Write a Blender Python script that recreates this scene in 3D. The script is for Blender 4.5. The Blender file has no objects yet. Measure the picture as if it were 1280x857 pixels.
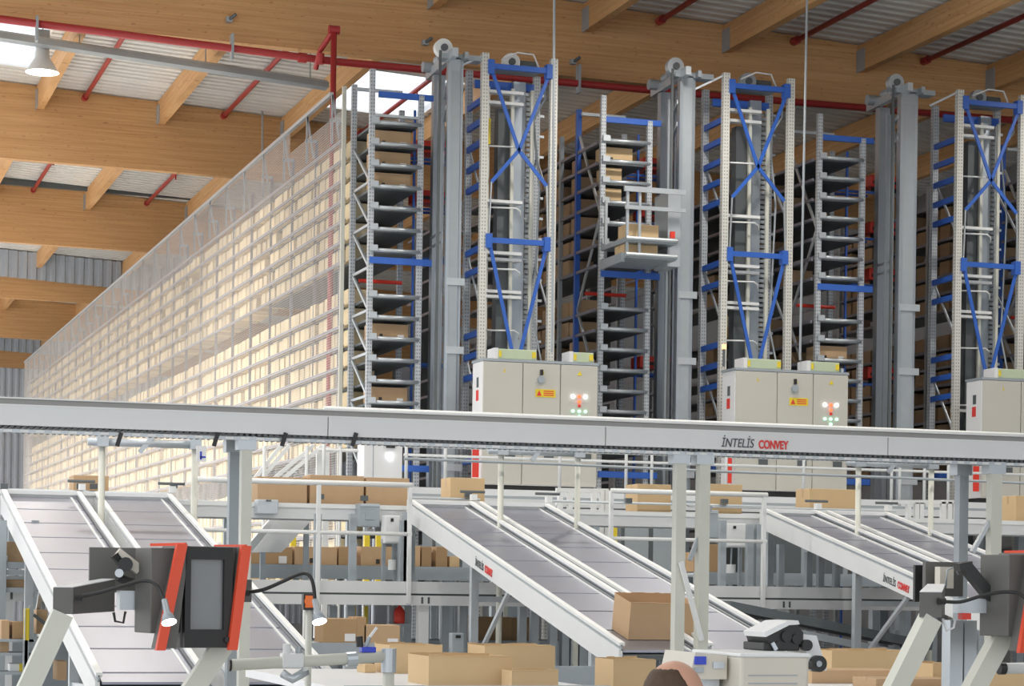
import bpy, math, random
from mathutils import Vector, Matrix
random.seed(7)
scene = bpy.context.scene
COL = scene.collection
R = math.radians

# ---------------------------------------------------------------- camera
F = 2800.0; PSI = math.atan(910 / 2800); RHO = R(0.8); H = 2.0
cam = bpy.data.cameras.new('camera')
cam.sensor_fit = 'HORIZONTAL'; cam.sensor_width = 36.0
cam.lens = F * 36.0 / 1280.0
cam.shift_y = (728 - 428.5) / 1280.0
cam.clip_end = 400
camo = bpy.data.objects.new('camera', cam); COL.objects.link(camo)
camo.matrix_world = (Matrix.Translation((0, 0, H)) @ Matrix.Rotation(-PSI, 4, 'Z')
                     @ Matrix.Rotation(R(90), 4, 'X') @ Matrix.Rotation(RHO, 4, 'Z'))
scene.camera = camo

# ---------------------------------------------------------------- world / light / exposure
world = bpy.data.worlds.new('daylight'); scene.world = world
world.use_nodes = True
bg = world.node_tree.nodes['Background']
bg.inputs[0].default_value = (0.93, 0.96, 1.0, 1); bg.inputs[1].default_value = 1.2
scene.view_settings.view_transform = 'Standard'
scene.view_settings.look = 'None'
scene.view_settings.gamma = 1.0
scene.view_settings.use_curve_mapping = False
scene.view_settings.exposure = 0.38
LAMP_W = 700.0; LEFT_FILL_W = 5000.0

# ---------------------------------------------------------------- helpers
cs, sn, cr, sr = math.cos(PSI), math.sin(PSI), math.cos(RHO), math.sin(RHO)
def P(px, py, Y):
    """world point on the plane Y=const seen at a pixel of the 1280x857 photograph"""
    u = (px - 640) / F; v = (728 - py) / F
    a = cr * u - sr * v; b = sr * u + cr * v
    t = Y / (cs - a * sn)
    return Vector(((a * cs + sn) * t, Y, H + b * t))
def PX(px, py, Y): return P(px, py, Y).x
def PZ(px, py, Y): return P(px, py, Y).z

WM = {}
LABELS = {}
def tag(o, label, cat, group=None):
    o['label'] = label; o['category'] = cat
    if group: o['group'] = group
    n = len(label.split())
    if not 4 <= n <= 16: print('LABEL LENGTH', n, label)
    if label in LABELS and not group: print('DUP LABEL', label)
    LABELS[label] = 1
    return o
def empty(name, loc, label, cat, group=None, rot=None):
    o = bpy.data.objects.new(name, None); COL.objects.link(o)
    o.empty_display_size = 0.2
    m = Matrix.Translation(Vector(loc))
    if rot is not None: m = m @ (rot if isinstance(rot, Matrix) else Matrix.Rotation(rot, 4, 'Z'))
    o.matrix_world = m
    WM[o.name] = m
    return tag(o, label, cat, group)

def deg_basis(p, q, up=(0, 0, 1)):
    d = (Vector(q) - Vector(p)); L = d.length; d.normalize()
    u = Vector(up)
    if abs(d.dot(u)) > 0.99: u = Vector((0, 1, 0))
    s = d.cross(u).normalized(); t = s.cross(d).normalized()
    return d, s, t, L

class MB:
    def __init__(s): s.v = []; s.f = []
    def quad8(s, c):
        n = len(s.v); s.v += [tuple(x) for x in c]
        s.f += [(n, n+3, n+2, n+1), (n+4, n+5, n+6, n+7), (n, n+1, n+5, n+4), (n+1, n+2, n+6, n+5), (n+2, n+3, n+7, n+6), (n+3, n, n+4, n+7)]
        return s
    def box(s, x0, x1, y0, y1, z0, z1):
        if x0 > x1: x0, x1 = x1, x0
        if y0 > y1: y0, y1 = y1, y0
        if z0 > z1: z0, z1 = z1, z0
        return s.quad8([(x0,y0,z0),(x1,y0,z0),(x1,y1,z0),(x0,y1,z0),(x0,y0,z1),(x1,y0,z1),(x1,y1,z1),(x0,y1,z1)])
    def bar(s, p, q, w, h, up=(0, 0, 1)):
        d, a, t, L = deg_basis(p, q, up); p = Vector(p); q = Vector(q)
        a = a * w / 2; t = t * h / 2
        return s.quad8([p-a-t, p+a-t, q+a-t, q-a-t, p-a+t, p+a+t, q+a+t, q-a+t])
    def tube(s, pts, r, n=8, cap=True):
        pts = [Vector(p) for p in pts]
        prev = None
        for i, p in enumerate(pts):
            if i == 0: d = pts[1] - p
            elif i == len(pts) - 1: d = p - pts[i-1]
            else: d = (pts[i+1] - pts[i-1])
            d.normalize()
            u = Vector((0, 0, 1)) if abs(d.z) < 0.95 else Vector((0, 1, 0))
            a = d.cross(u).normalized(); t = a.cross(d)
            if prev is not None and a.dot(prev) < 0: a = -a; t = -t
            prev = a
            rr = r[i] if isinstance(r, (list, tuple)) else r
            b = len(s.v)
            for k in range(n):
                an = 2 * math.pi * k / n
                s.v.append(tuple(p + a * (rr * math.cos(an)) + t * (rr * math.sin(an))))
            if i:
                for k in range(n):
                    s.f.append((b - n + k, b - n + (k+1) % n, b + (k+1) % n, b + k))
        if cap:
            b = len(s.v) - n
            s.f.append(tuple(range(b, b + n)))
            b0 = len(s.v) - n * len(pts)
            s.f.append(tuple(reversed(range(b0, b0 + n))))
        return s
    def cyl(s, p, q, r, n=12): return s.tube([p, q], r, n)
    def prism(s, poly, off):
        """polygon (list of 3d points) extruded by vector off"""
        n = len(s.v); k = len(poly); off = Vector(off)
        s.v += [tuple(Vector(p)) for p in poly] + [tuple(Vector(p) + off) for p in poly]
        s.f.append(tuple(range(n, n + k))); s.f.append(tuple(reversed(range(n + k, n + 2 * k))))
        for i in range(k):
            j = (i + 1) % k
            s.f.append((n + i, n + k + i, n + k + j, n + j))
        return s
    def lathe(s, prof, c=(0, 0, 0), n=16):
        c = Vector(c); b = len(s.v)
        for r, z in prof:
            for k in range(n):
                an = 2 * math.pi * k / n
                s.v.append((c.x + r * math.cos(an), c.y + r * math.sin(an), c.z + z))
        for i in range(len(prof) - 1):
            for k in range(n):
                s.f.append((b + i*n + k, b + i*n + (k+1) % n, b + (i+1)*n + (k+1) % n, b + (i+1)*n + k))
        return s
    def mesh(s, name, mat, M=None, smooth=False):
        vs = s.v if M is None else [tuple(M @ Vector(v)) for v in s.v]
        me = bpy.data.meshes.new(name); me.from_pydata(vs, [], s.f)
        me.materials.append(mat)
        if smooth:
            for p in me.polygons: p.use_smooth = True
        me.validate(); me.update()
        return me
    def build(s, name, mat, parent=None, smooth=False, local=False, bevel=0, label=None, kind=None):
        if parent is None:
            xs = [v[0] for v in s.v]; ys = [v[1] for v in s.v]; zs = [v[2] for v in s.v]
            loc = Vector(((min(xs)+max(xs))/2, (min(ys)+max(ys))/2, min(zs)))
            me = s.mesh(name, mat, Matrix.Translation(-loc), smooth)
            o = bpy.data.objects.new(name, me); o.location = loc; COL.objects.link(o)
            WM[o.name] = Matrix.Translation(loc)
        else:
            W = WM[parent.name]
            M = None if local else W.inverted()
            me = s.mesh(name, mat, M, smooth)
            # part origin at its own centre
            c = Vector((0, 0, 0))
            for v in me.vertices: c += v.co
            c /= max(1, len(me.vertices))
            me.transform(Matrix.Translation(-c))
            o = bpy.data.objects.new(name, me); COL.objects.link(o)
            o.parent = parent; o.location = c
            WM[o.name] = W @ Matrix.Translation(c)
        if bevel:
            b = o.modifiers.new('bevel', 'BEVEL'); b.width = bevel; b.segments = 2; b.limit_method = 'ANGLE'
        if label: o['label'] = label
        if kind: o['kind'] = kind
        return o

def struct(name, mb, mat):
    o = mb.build(name, mat); o['kind'] = 'structure'; return o

# ---------------------------------------------------------------- materials
def nt(name):
    m = bpy.data.materials.new(name); m.use_nodes = True
    n = m.node_tree.nodes; l = m.node_tree.links
    return m, n, l, n['Principled BSDF']
def mat(name, col, rough=0.5, metal=0.0, noise=0.06, scale=8.0, bump=0.0, stretch=(1, 1, 1), rnd=0.0, spec=0.5):
    m, n, l, b = nt(name)
    b.inputs['Roughness'].default_value = rough; b.inputs['Metallic'].default_value = metal
    b.inputs['Specular IOR Level'].default_value = spec
    tc = n.new('ShaderNodeTexCoord'); mp = n.new('ShaderNodeMapping'); mp.inputs['Scale'].default_value = stretch
    l.new(tc.outputs['Object'], mp.inputs[0])
    nz = n.new('ShaderNodeTexNoise'); nz.inputs['Scale'].default_value = scale; nz.inputs['Detail'].default_value = 3
    l.new(mp.outputs[0], nz.inputs[0])
    mr = n.new('ShaderNodeMapRange'); mr.inputs[3].default_value = 1 - noise; mr.inputs[4].default_value = 1 + noise
    l.new(nz.outputs[0], mr.inputs[0])
    val = mr.outputs[0]
    if rnd:
        oi = n.new('ShaderNodeObjectInfo'); gi = n.new('ShaderNodeNewGeometry')
        ad = n.new('ShaderNodeMath'); ad.operation = 'ADD'
        l.new(oi.outputs['Random'], ad.inputs[0]); l.new(gi.outputs['Random Per Island'], ad.inputs[1])
        fr = n.new('ShaderNodeMath'); fr.operation = 'FRACT'; l.new(ad.outputs[0], fr.inputs[0])
        m2 = n.new('ShaderNodeMapRange'); m2.inputs[3].default_value = 1 - rnd; m2.inputs[4].default_value = 1 + rnd * 0.6
        l.new(fr.outputs[0], m2.inputs[0])
        mu = n.new('ShaderNodeMath'); mu.operation = 'MULTIPLY'; l.new(val, mu.inputs[0]); l.new(m2.outputs[0], mu.inputs[1])
        val = mu.outputs[0]
    vm = n.new('ShaderNodeVectorMath'); vm.operation = 'SCALE'; vm.inputs[0].default_value = col[:3]
    l.new(val, vm.inputs['Scale']); l.new(vm.outputs[0], b.inputs['Base Color'])
    if bump:
        bp = n.new('ShaderNodeBump'); bp.inputs['Strength'].default_value = bump; bp.inputs['Distance'].default_value = 0.01
        l.new(nz.outputs[0], bp.inputs['Height']); l.new(bp.outputs[0], b.inputs['Normal'])
    return m
def emit(name, col, s):
    m, n, l, b = nt(name)
    b.inputs['Base Color'].default_value = (*col, 1)
    b.inputs['Emission Color'].default_value = (*col, 1); b.inputs['Emission Strength'].default_value = s
    return m
def wood(name):
    m, n, l, b = nt(name)
    b.inputs['Roughness'].default_value = 0.6
    tc = n.new('ShaderNodeTexCoord')
    mp = n.new('ShaderNodeMapping'); mp.inputs['Scale'].default_value = (0.55, 0.55, 24); l.new(tc.outputs['Object'], mp.inputs[0])
    nz = n.new('ShaderNodeTexNoise'); nz.inputs['Scale'].default_value = 1.0; nz.inputs['Detail'].default_value = 4; l.new(mp.outputs[0], nz.inputs[0])
    mp2 = n.new('ShaderNodeMapping'); mp2.inputs['Scale'].default_value = (2.5, 2.5, 9); l.new(tc.outputs['Object'], mp2.inputs[0])
    n2 = n.new('ShaderNodeTexNoise'); n2.inputs['Scale'].default_value = 3.0; n2.inputs['Detail'].default_value = 2; l.new(mp2.outputs[0], n2.inputs[0])
    r1 = n.new('ShaderNodeValToRGB')
    r1.color_ramp.elements[0].position = 0.3; r1.color_ramp.elements[0].color = (0.55, 0.29, 0.110, 1)
    r1.color_ramp.elements[1].position = 0.7; r1.color_ramp.elements[1].color = (0.71, 0.415, 0.19, 1)
    l.new(nz.outputs[0], r1.inputs[0])
    r2 = n.new('ShaderNodeValToRGB')
    r2.color_ramp.elements[0].position = 0.26; r2.color_ramp.elements[0].color = (0.55, 0.42, 0.36, 1)
    r2.color_ramp.elements[1].position = 0.36; r2.color_ramp.elements[1].color = (1, 1, 1, 1)
    l.new(n2.outputs[0], r2.inputs[0])
    mx = n.new('ShaderNodeMix'); mx.data_type = 'RGBA'; mx.blend_type = 'MULTIPLY'; mx.inputs[0].default_value = 0.8
    l.new(r1.outputs[0], mx.inputs[6]); l.new(r2.outputs[0], mx.inputs[7])
    l.new(mx.outputs[2], b.inputs['Base Color'])
    return m
def perforated(name, col, hole, pitch=0.05, frac=0.42, w=0.022):
    """painted upright with a row of punched slots down its middle"""
    m, n, l, b = nt(name)
    b.inputs['Roughness'].default_value = 0.45; b.inputs['Metallic'].default_value = 0.15
    tc = n.new('ShaderNodeTexCoord'); sp = n.new('ShaderNodeSeparateXYZ'); l.new(tc.outputs['Object'], sp.inputs[0])
    md = n.new('ShaderNodeMath'); md.operation = 'PINGPONG'; md.inputs[1].default_value = pitch / 2; l.new(sp.outputs[2], md.inputs[0])
    lt = n.new('ShaderNodeMath'); lt.operation = 'LESS_THAN'; lt.inputs[1].default_value = pitch / 2 * frac; l.new(md.outputs[0], lt.inputs[0])
    def inside(axis):
        ab = n.new('ShaderNodeMath'); ab.operation = 'ABSOLUTE'; l.new(sp.outputs[axis], ab.inputs[0])
        s1 = n.new('ShaderNodeMath'); s1.operation = 'SUBTRACT'; s1.inputs[1].default_value = w; l.new(ab.outputs[0], s1.inputs[0])
        a2 = n.new('ShaderNodeMath'); a2.operation = 'ABSOLUTE'; l.new(s1.outputs[0], a2.inputs[0])
        c = n.new('ShaderNodeMath'); c.operation = 'LESS_THAN'; c.inputs[1].default_value = 0.010; l.new(a2.outputs[0], c.inputs[0])
        return c.outputs[0]
    mn = n.new('ShaderNodeMath'); mn.operation = 'MAXIMUM'; l.new(inside(0), mn.inputs[0]); l.new(inside(1), mn.inputs[1])
    mu = n.new('ShaderNodeMath'); mu.operation = 'MULTIPLY'; l.new(lt.outputs[0], mu.inputs[0]); l.new(mn.outputs[0], mu.inputs[1])
    mx = n.new('ShaderNodeMix'); mx.data_type = 'RGBA'; mx.inputs[6].default_value = (*col, 1); mx.inputs[7].default_value = (*hole, 1)
    l.new(mu.outputs[0], mx.inputs[0]); l.new(mx.outputs[2], b.inputs['Base Color'])
    return m

M = {}
M['wood'] = wood('glulam')
M['deck'] = mat('deck_white', (0.72, 0.72, 0.70), 0.5, 0.0, 0.04, 2)
M['curtain'] = mat('corrugated_steel', (0.50, 0.55, 0.62), 0.45, 0.3, 0.08, 3)
M['wall'] = mat('wall_steel', (0.70, 0.74, 0.80), 0.5, 0.1, 0.05, 2)
M['floor'] = mat('concrete', (0.46, 0.46, 0.45), 0.5, 0.0, 0.12, 1.5)
M['red'] = mat('red_pipe', (0.42, 0.035, 0.035), 0.4, 0.0, 0.06, 6)
M['redbright'] = mat('red_bright', (0.75, 0.05, 0.03), 0.4, 0.0, 0.03, 6)
M['galv'] = mat('galvanised', (0.55, 0.59, 0.62), 0.42, 0.6, 0.10, 6)
M['galvd'] = mat('galvanised_dull', (0.40, 0.44, 0.47), 0.5, 0.4, 0.10, 5)
M['silver'] = mat('mast_steel', (0.46, 0.51, 0.56), 0.36, 0.75, 0.10, 2, stretch=(1, 1, .2))
M['white'] = mat('white_paint', (0.82, 0.83, 0.82), 0.4, 0.0, 0.03, 4)
M['panel'] = mat('grey_white_panel', (0.76, 0.77, 0.77), 0.42, 0.0, 0.03, 3)
M['cream'] = mat('cream_paint', (0.66, 0.66, 0.58), 0.45, 0.0, 0.05, 5)
M['post'] = perforated('perforated_cream', (0.70, 0.69, 0.64), (0.38, 0.38, 0.36), 0.055, 0.5)
M['postg'] = perforated('perforated_galv', (0.52, 0.55, 0.58), (0.26, 0.28, 0.30), 0.055, 0.5, 0.02)
M['blue'] = mat('blue_paint', (0.035, 0.13, 0.52), 0.4, 0.0, 0.08, 5)
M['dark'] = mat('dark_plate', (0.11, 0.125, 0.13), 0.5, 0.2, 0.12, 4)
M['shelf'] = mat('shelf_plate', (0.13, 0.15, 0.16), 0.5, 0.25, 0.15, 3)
M['rail'] = mat('shelf_rail', (0.27, 0.27, 0.33), 0.45, 0.3, 0.08, 4)
M['wire'] = mat('mesh_wire', (0.86, 0.84, 0.82), 0.4, 0.1, 0.03, 4)
M['cab'] = mat('cabinet_beige', (0.56, 0.54, 0.48), 0.45, 0.0, 0.02, 2)
M['cabside'] = mat('cabinet_side', (0.78, 0.78, 0.78), 0.45, 0.0, 0.02, 2)
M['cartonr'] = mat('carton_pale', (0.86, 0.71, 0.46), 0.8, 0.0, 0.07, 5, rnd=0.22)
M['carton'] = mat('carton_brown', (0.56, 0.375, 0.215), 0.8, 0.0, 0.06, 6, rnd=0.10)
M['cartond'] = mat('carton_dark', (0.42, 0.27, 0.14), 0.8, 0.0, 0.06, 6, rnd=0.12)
M['cartonf'] = mat('carton_fresh', (0.64, 0.455, 0.25), 0.8, 0.0, 0.05, 4, rnd=0.06)
M['tape'] = mat('tape', (0.50, 0.33, 0.17), 0.35, 0.0, 0.03, 6)
M['slide'] = mat('slide_sheet', (0.355, 0.365, 0.42), 0.36, 0.7, 0.09, 3, stretch=(1, .2, 1))
M['black'] = mat('black_plastic', (0.02, 0.02, 0.02), 0.45, 0.0, 0.1, 8)
M['hood'] = mat('hood_grey', (0.135, 0.132, 0.122), 0.5, 0.1, 0.05, 6)
M['orange'] = mat('orange_red', (0.85, 0.09, 0.035), 0.4, 0.0, 0.03, 6)
M['amber'] = mat('orange_plastic', (0.95, 0.20, 0.03), 0.35, 0.0, 0.03, 6)
M['yellow'] = mat('yellow_paint', (0.80, 0.62, 0.04), 0.45, 0.0, 0.05, 6)
M['green'] = mat('green_lid', (0.52, 0.60, 0.42), 0.45, 0.0, 0.05, 6)
M['label'] = mat('white_sticker', (0.80, 0.80, 0.80), 0.5, 0.0, 0.02, 8)
M['mark'] = mat('black_print', (0.04, 0.035, 0.03), 0.6, 0.0, 0.1, 9)
M['device'] = mat('device_beige', (0.68, 0.63, 0.54), 0.45, 0.0, 0.03, 5)
M['txtdark'] = mat('text_dark', (0.07, 0.075, 0.085), 0.5, 0.0, 0.02, 8)
M['txtred'] = mat('text_red', (0.75, 0.05, 0.04), 0.5, 0.0, 0.02, 8)
M['bluepl'] = mat('blue_plastic', (0.03, 0.06, 0.55), 0.35, 0.0, 0.03, 8)
M['bed'] = mat('conveyor_bed_white', (0.78, 0.79, 0.80), 0.35, 0.0, 0.03, 3)
M['screen'] = mat('screen_glass', (0.21, 0.22, 0.22), 0.12, 0.0, 0.03, 3)
M['skin'] = mat('skin', (0.66, 0.36, 0.25), 0.5, 0.0, 0.07, 14)
M['hair'] = mat('hair_brown', (0.085, 0.05, 0.03), 0.7, 0.0, 0.3, 60)
M['shirt'] = mat('shirt_navy', (0.06, 0.08, 0.14), 0.8, 0.0, 0.1, 20)
M['trousers'] = mat('trousers_grey', (0.07, 0.07, 0.08), 0.8, 0.0, 0.1, 20)
M['lampglow'] = emit('lamp_glow', (1.0, 0.93, 0.82), 14)
M['ledglow'] = emit('led_glow', (0.93, 0.97, 1.0), 5)
M['redled'] = emit('red_led', (1.0, 0.10, 0.03), 2.0)
M['greenled'] = emit('green_led', (0.4, 1.0, 0.65), 1.6)
def skypane():
    m = bpy.data.materials.new('translucent_pane'); m.use_nodes = True
    n = m.node_tree.nodes; l = m.node_tree.links; n.clear()
    o = n.new('ShaderNodeOutputMaterial'); t = n.new('ShaderNodeBsdfTransparent'); t.inputs[0].default_value = (.95, .97, 1, 1)
    d = n.new('ShaderNodeBsdfTranslucent'); d.inputs[0].default_value = (.9, .93, .95, 1)
    x = n.new('ShaderNodeMixShader'); x.inputs[0].default_value = 0.35
    l.new(t.outputs[0], x.inputs[1]); l.new(d.outputs[0], x.inputs[2]); l.new(x.outputs[0], o.inputs[0])
    return m
M['pane'] = skypane()

def text(body, size, origin, xdir, updir, material, parent, name='lettering', shear=0.0, sx=1.0, fit=None, bold=0.0):
    cu = bpy.data.curves.new(name, 'FONT'); cu.body = body; cu.size = size; cu.shear = shear; cu.extrude = 0.002; cu.offset = bold
    tmp = bpy.data.objects.new(name, cu); COL.objects.link(tmp)
    dg = bpy.context.evaluated_depsgraph_get(); dg.update()
    me = bpy.data.meshes.new_from_object(tmp.evaluated_get(dg))
    bpy.data.objects.remove(tmp)
    wx = [v.co.x for v in me.vertices]
    if fit: sx = fit / (max(wx) - min(wx))
    w = (max(wx) - min(wx)) * sx
    X = Vector(xdir).normalized(); U = Vector(updir).normalized(); N = X.cross(U)
    Mx = Matrix(((X.x*sx, U.x, N.x, 0), (X.y*sx, U.y, N.y, 0), (X.z*sx, U.z, N.z, 0), (0, 0, 0, 1)))
    me.transform(Matrix.Translation(Vector(origin)) @ Mx)
    W = WM[parent.name]; me.transform(W.inverted())
    me.materials.clear(); me.materials.append(material)
    o = bpy.data.objects.new(name, me); COL.objects.link(o); o.parent = parent
    WM[o.name] = W
    return o, w

# ================================================================ SETTING
struct('floor', MB().box(-16, 26, -14, 101, -0.2, 0), M['floor'])
def zroof(x): return 12.78 - 0.05 * x
deck = MB()
def deckpatch(x0, x1, y0, y1):
    pitch = 0.32; y = y0
    prof = []
    while y < y1 - 1e-6:
        for dy, dz in ((0, 0), (0.17, 0), (0.20, 0.09), (0.29, 0.09)):
            if y + dy < y1: prof.append((y + dy, dz))
        y += pitch
    prof.append((y1, 0))
    b = len(deck.v)
    for yy, dz in prof:
        deck.v.append((x0, yy, zroof(x0) + dz)); deck.v.append((x1, yy, zroof(x1) + dz))
    for i in range(len(prof) - 1):
        deck.f.append((b+2*i, b+2*i+1, b+2*i+3, b+2*i+2))
SKY = [(1.2, 4.75), (10.75, 13.05)]
SY0, SY1 = 43.6, 47.4
deckpatch(-7, 26, -13, SY0); deckpatch(-7, 26, SY1, 101)
for a, b_ in ((-7, SKY[0][0]), (SKY[0][1], SKY[1][0]), (SKY[1][1], 26)): deckpatch(a, b_, SY0, SY1)
ceiling = struct('ceiling', deck, M['deck'])
for i, (a, b_) in enumerate(SKY):
    mb = MB(); mb.quad8([(a, SY0, zroof(a)+.1), (b_, SY0, zroof(b_)+.1), (b_, SY1, zroof(b_)+.1), (a, SY1, zroof(a)+.1),
                         (a, SY0, zroof(a)+.12), (b_, SY0, zroof(b_)+.12), (b_, SY1, zroof(b_)+.12), (a, SY1, zroof(a)+.12)])
    w = struct('window_%d' % (i+1), mb, M['pane'])
    fr = MB()
    for x in (a, b_): fr.box(x-.04, x+.04, SY0, SY1, zroof(x)-.02, zroof(x)+.14)
    fr.build('window_frame', M['white'], w)

def corrug(x0, x1, y, z0, z1, pitch=0.25, slope=True):
    mb = MB(); x = x0; prof = []
    while x < x1:
        for dx, dy in ((0, 0), (.10, 0), (.13, -.05), (.22, -.05)): prof.append((x + dx, y + dy))
        x += pitch
    for px_, py_ in prof:
        zt = min(z1, zroof(px_)) if slope else z1
        mb.v.append((px_, py_, z0)); mb.v.append((px_, py_, zt))
    for i in range(len(prof)-1): mb.f.append((2*i, 2*i+2, 2*i+3, 2*i+1))
    return mb
struct('wall_back', corrug(-7, 26, 100.8, 0, 20, 0.3), M['wall'])
struct('wall_right', MB().box(26, 26.2, -14, 101, 0, 11.62), mat('wall_grey', (.30, .31, .33), .6))  # unseen right wall, set close in to block light from that side

BEAM_Y = [36.8, 48.95, 61.1, 73.3, 85.4, 97.5]
ordn = ['nearest big glulam roof beam crossing above the lift towers',
        'second glulam roof beam back, ending behind the rack corner top',
        'third glulam roof beam back, under the pale deck strip on the left',
        'fourth glulam roof beam back, below the upper corrugated strip on the left',
        'fifth glulam roof beam back, directly above the lower corrugated strip',
        'farthest glulam roof beam, low on the left edge above the rack end']
def zbot(x): return 10.98 - 0.012 * x
for i, y in enumerate(BEAM_Y):
    mb = MB(); x0, x1 = -6.9, 25.9
    mb.quad8([(x0, y, zbot(x0)), (x1, y, zbot(x1)), (x1, y+.24, zbot(x1)), (x0, y+.24, zbot(x0)),
              (x0, y, zroof(x0)-.01), (x1, y, zroof(x1)-.01), (x1, y+.24, zroof(x1)-.01), (x0, y+.24, zroof(x0)-.01)])
    tag(mb.build('roof_beam', M['wood']), ordn[i], 'beam')
# purlins: parts of the ceiling, hung between the beams
PUR = [-5.55, -2.9, -0.25, 2.4, 5.05, 7.65, 10.4, 13.2, 15.85, 18.5, 21.15, 23.8]
BY = [24.6] + BEAM_Y
for j in range(len(BY) - 1):
    for x in PUR:
        if j >= 3 and x > 14: continue
        sh = 0.0
        if j == 1: sh = 0.05
        z = zroof(x)
        p = MB().box(x+sh-.08, x+sh+.08, BY[j]+.25, BY[j+1]-.01, z-.50, z-.02).build('purlin', M['wood'], ceiling)
        if j <= 2:
            MB().box(x+sh-.105, x+sh-.083, BY[j+1]-.30, BY[j+1]-.004, z-.52, z-.12).build('hanger', M['galvd'], p)
# smoke curtains of corrugated steel
for i, (bi, dz, lb) in enumerate(((3, 0.62, 'upper corrugated steel strip hung above the fourth roof beam'),
                                  (5, 0.55, 'lower corrugated steel strip hung above the farthest roof beam'))):
    y = BEAM_Y[bi] - .12
    mb = MB(); x = -6.8; prof = []
    while x < 14:
        for dx, dy in ((0, 0), (.12, 0), (.15, -.06), (.27, -.06)): prof.append((x+dx, y+dy))
        x += .30
    for px_, py_ in prof:
        zt = zroof(px_) - .03
        mb.v.append((px_, py_, zt - dz - (0.25 if i == 0 else .2))); mb.v.append((px_, py_, zt))
    for k in range(len(prof)-1): mb.f.append((2*k, 2*k+2, 2*k+3, 2*k+1))
    tag(mb.build('smoke_curtain', M['curtain']), lb, 'smoke curtain')

# ---------------------------------------------------------------- pendant lamp, and added fill lamps
def pendant(x, y, z, label, group=None, power=None):
    t = empty('pendant_lamp', (x, y, z), label, 'lamp', group)
    zt = zroof(x)
    MB().lathe([(.02, .0+.32), (.10, .32), (.12, .30), (.14, .10), (.16, .08), (.30, -.14), (.31, -.16)], (x, y, z), 20).build('bell_shade', M['white'], t, smooth=True)
    MB().lathe([(.001, -.13), (.24, -.13), (.29, -.15)], (x, y, z), 20).build('diffuser', M['lampglow'], t)
    MB().box(x-.12, x+.12, y-.1, y+.1, z+.30, z+.62).build('ballast_box', M['galvd'], t)
    MB().cyl((x, y, z+.6), (x, y, zt), .012, 6).build('suspension_rod', M['galvd'], t)
    L = bpy.data.lights.new('lamp_light', 'SPOT'); L.energy = power or LAMP_W; L.color = (1, .95, .88); L.shadow_soft_size = .25
    L.spot_size = R(150); L.spot_blend = .6
    lo = bpy.data.objects.new('lamp_light', L); COL.objects.link(lo); lo.parent = t; lo.location = (0, 0, -.2)
lp = P(53, 80, 42.3)
pendant(lp.x, 42.3, lp.z, 'glowing white bell pendant lamp under the roof at top left')
for y in (42.3, 54.5, 66.8, 79.0):  # unseen lamps added to brighten the left rack side
    for x in (-5.5, -.5):
        pendant(x, y, 11.5, 'added unseen bell lamp brightening the left rack side from out of view', 'added fill lamps left of the rack', LEFT_FILL_W)
n = 0
for y in (16.0, 24.0, 30.2):  # unseen lamps added as overhead fill for the hall
    for x in (-4, 4.5, 13, 21):
        pendant(x, y, 11.5, 'added unseen bell lamp lighting the conveyor hall from above the view', 'added fill lamps over the conveyor hall')

# ---------------------------------------------------------------- sprinkler pipes
yp = 36.55
a = P(-30, 20, yp); b_ = P(420, 77, yp); c_ = P(806, 112, yp); d_ = P(1290, 152, yp)
t = empty('sprinkler_main', (b_.x, yp, b_.z), 'long red sprinkler main pipe along the lower edge of the nearest beam', 'pipe')
MB().tube([a, b_, c_, d_], .062, 10).build('pipe', M['red'], t, smooth=True)
for px in (46, 290, 692, 723):
    q = P(px, 30 + (px-46)*.105, yp)
    MB().box(q.x-.02, q.x+.02, yp-.085, yp+.085, b_.z-.14+(q.x-b_.x)*-.01, b_.z+.30).build('hanger', M['galvd'], t)
for px in (378,):
    q = P(px, 72, yp); MB().cyl((q.x-.07, yp, q.z), (q.x+.07, yp, q.z-.005), .085, 12).build('coupling', M['red'], t)
q = P(410, 77, 36.3); zt = PZ(411, 40, 36.2)
t = empty('sprinkler_riser', (q.x, 36.0, 3.2), 'vertical red sprinkler riser pipe in front of the wire mesh', 'pipe')
MB().tube([(q.x, 35.9, 3.2), (q.x, 35.9, zt)], .05, 10).build('pipe', M['red'], t, smooth=True)
MB().tube([(q.x, 35.9, zt-.03), (q.x-.16, 36.2, zt-.32), (q.x-.16, 36.5, zt-.55)], .045, 8).build('elbow', M['red'], t)
MB().cyl((q.x-.09, 35.9, zt-.03), (q.x+.09, 35.9, zt-.03), .07, 10).build('coupling', M['red'], t)
MB().cyl((q.x-.16, 36.15, zt-.55), (q.x-.16, 36.15, zt-.38), .065, 10).build('valve', M['red'], t)
def branch(p0, p1, label, head=True):
    t = empty('sprinkler_branch', p0, label, 'pipe', None)
    MB().cyl(p0, p1, .05, 8).build('pipe', M['red'], t, smooth=True)
    MB().cyl(Vector(p0)+Vector((0, -.02, 0)), Vector(p0)+Vector((0, .16, 0)), .075, 8).build('end_cap', M['red'], t)
    if head:
        m = (Vector(p0)*.6 + Vector(p1)*.4); MB().cyl(m, m-Vector((0, 0, .16)), .02, 6).build('sprinkler_head', M['red'], t)
def ybr(px, py, Y, Yb, label):
    e = P(px, py, Y); e.z = min(e.z, zroof(e.x) - .14); branch((e.x, Y, e.z), (e.x, Yb, e.z+.02), label)
ybr(107, 117, 48.8, 37.2, 'red branch pipe left of the first full purlin at top left')
ybr(281, 138, 48.8, 37.2, 'red branch pipe between the two purlins left of the riser')
ybr(452, 152, 48.8, 37.2, 'red branch pipe beside the bright skylight behind the rack corner')
ybr(42, 227, 61.0, 49.3, 'red branch pipe left in the strip between second and third beams')
ybr(184, 243, 61.0, 49.3, 'red branch pipe right in the strip between second and third beams')
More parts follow.
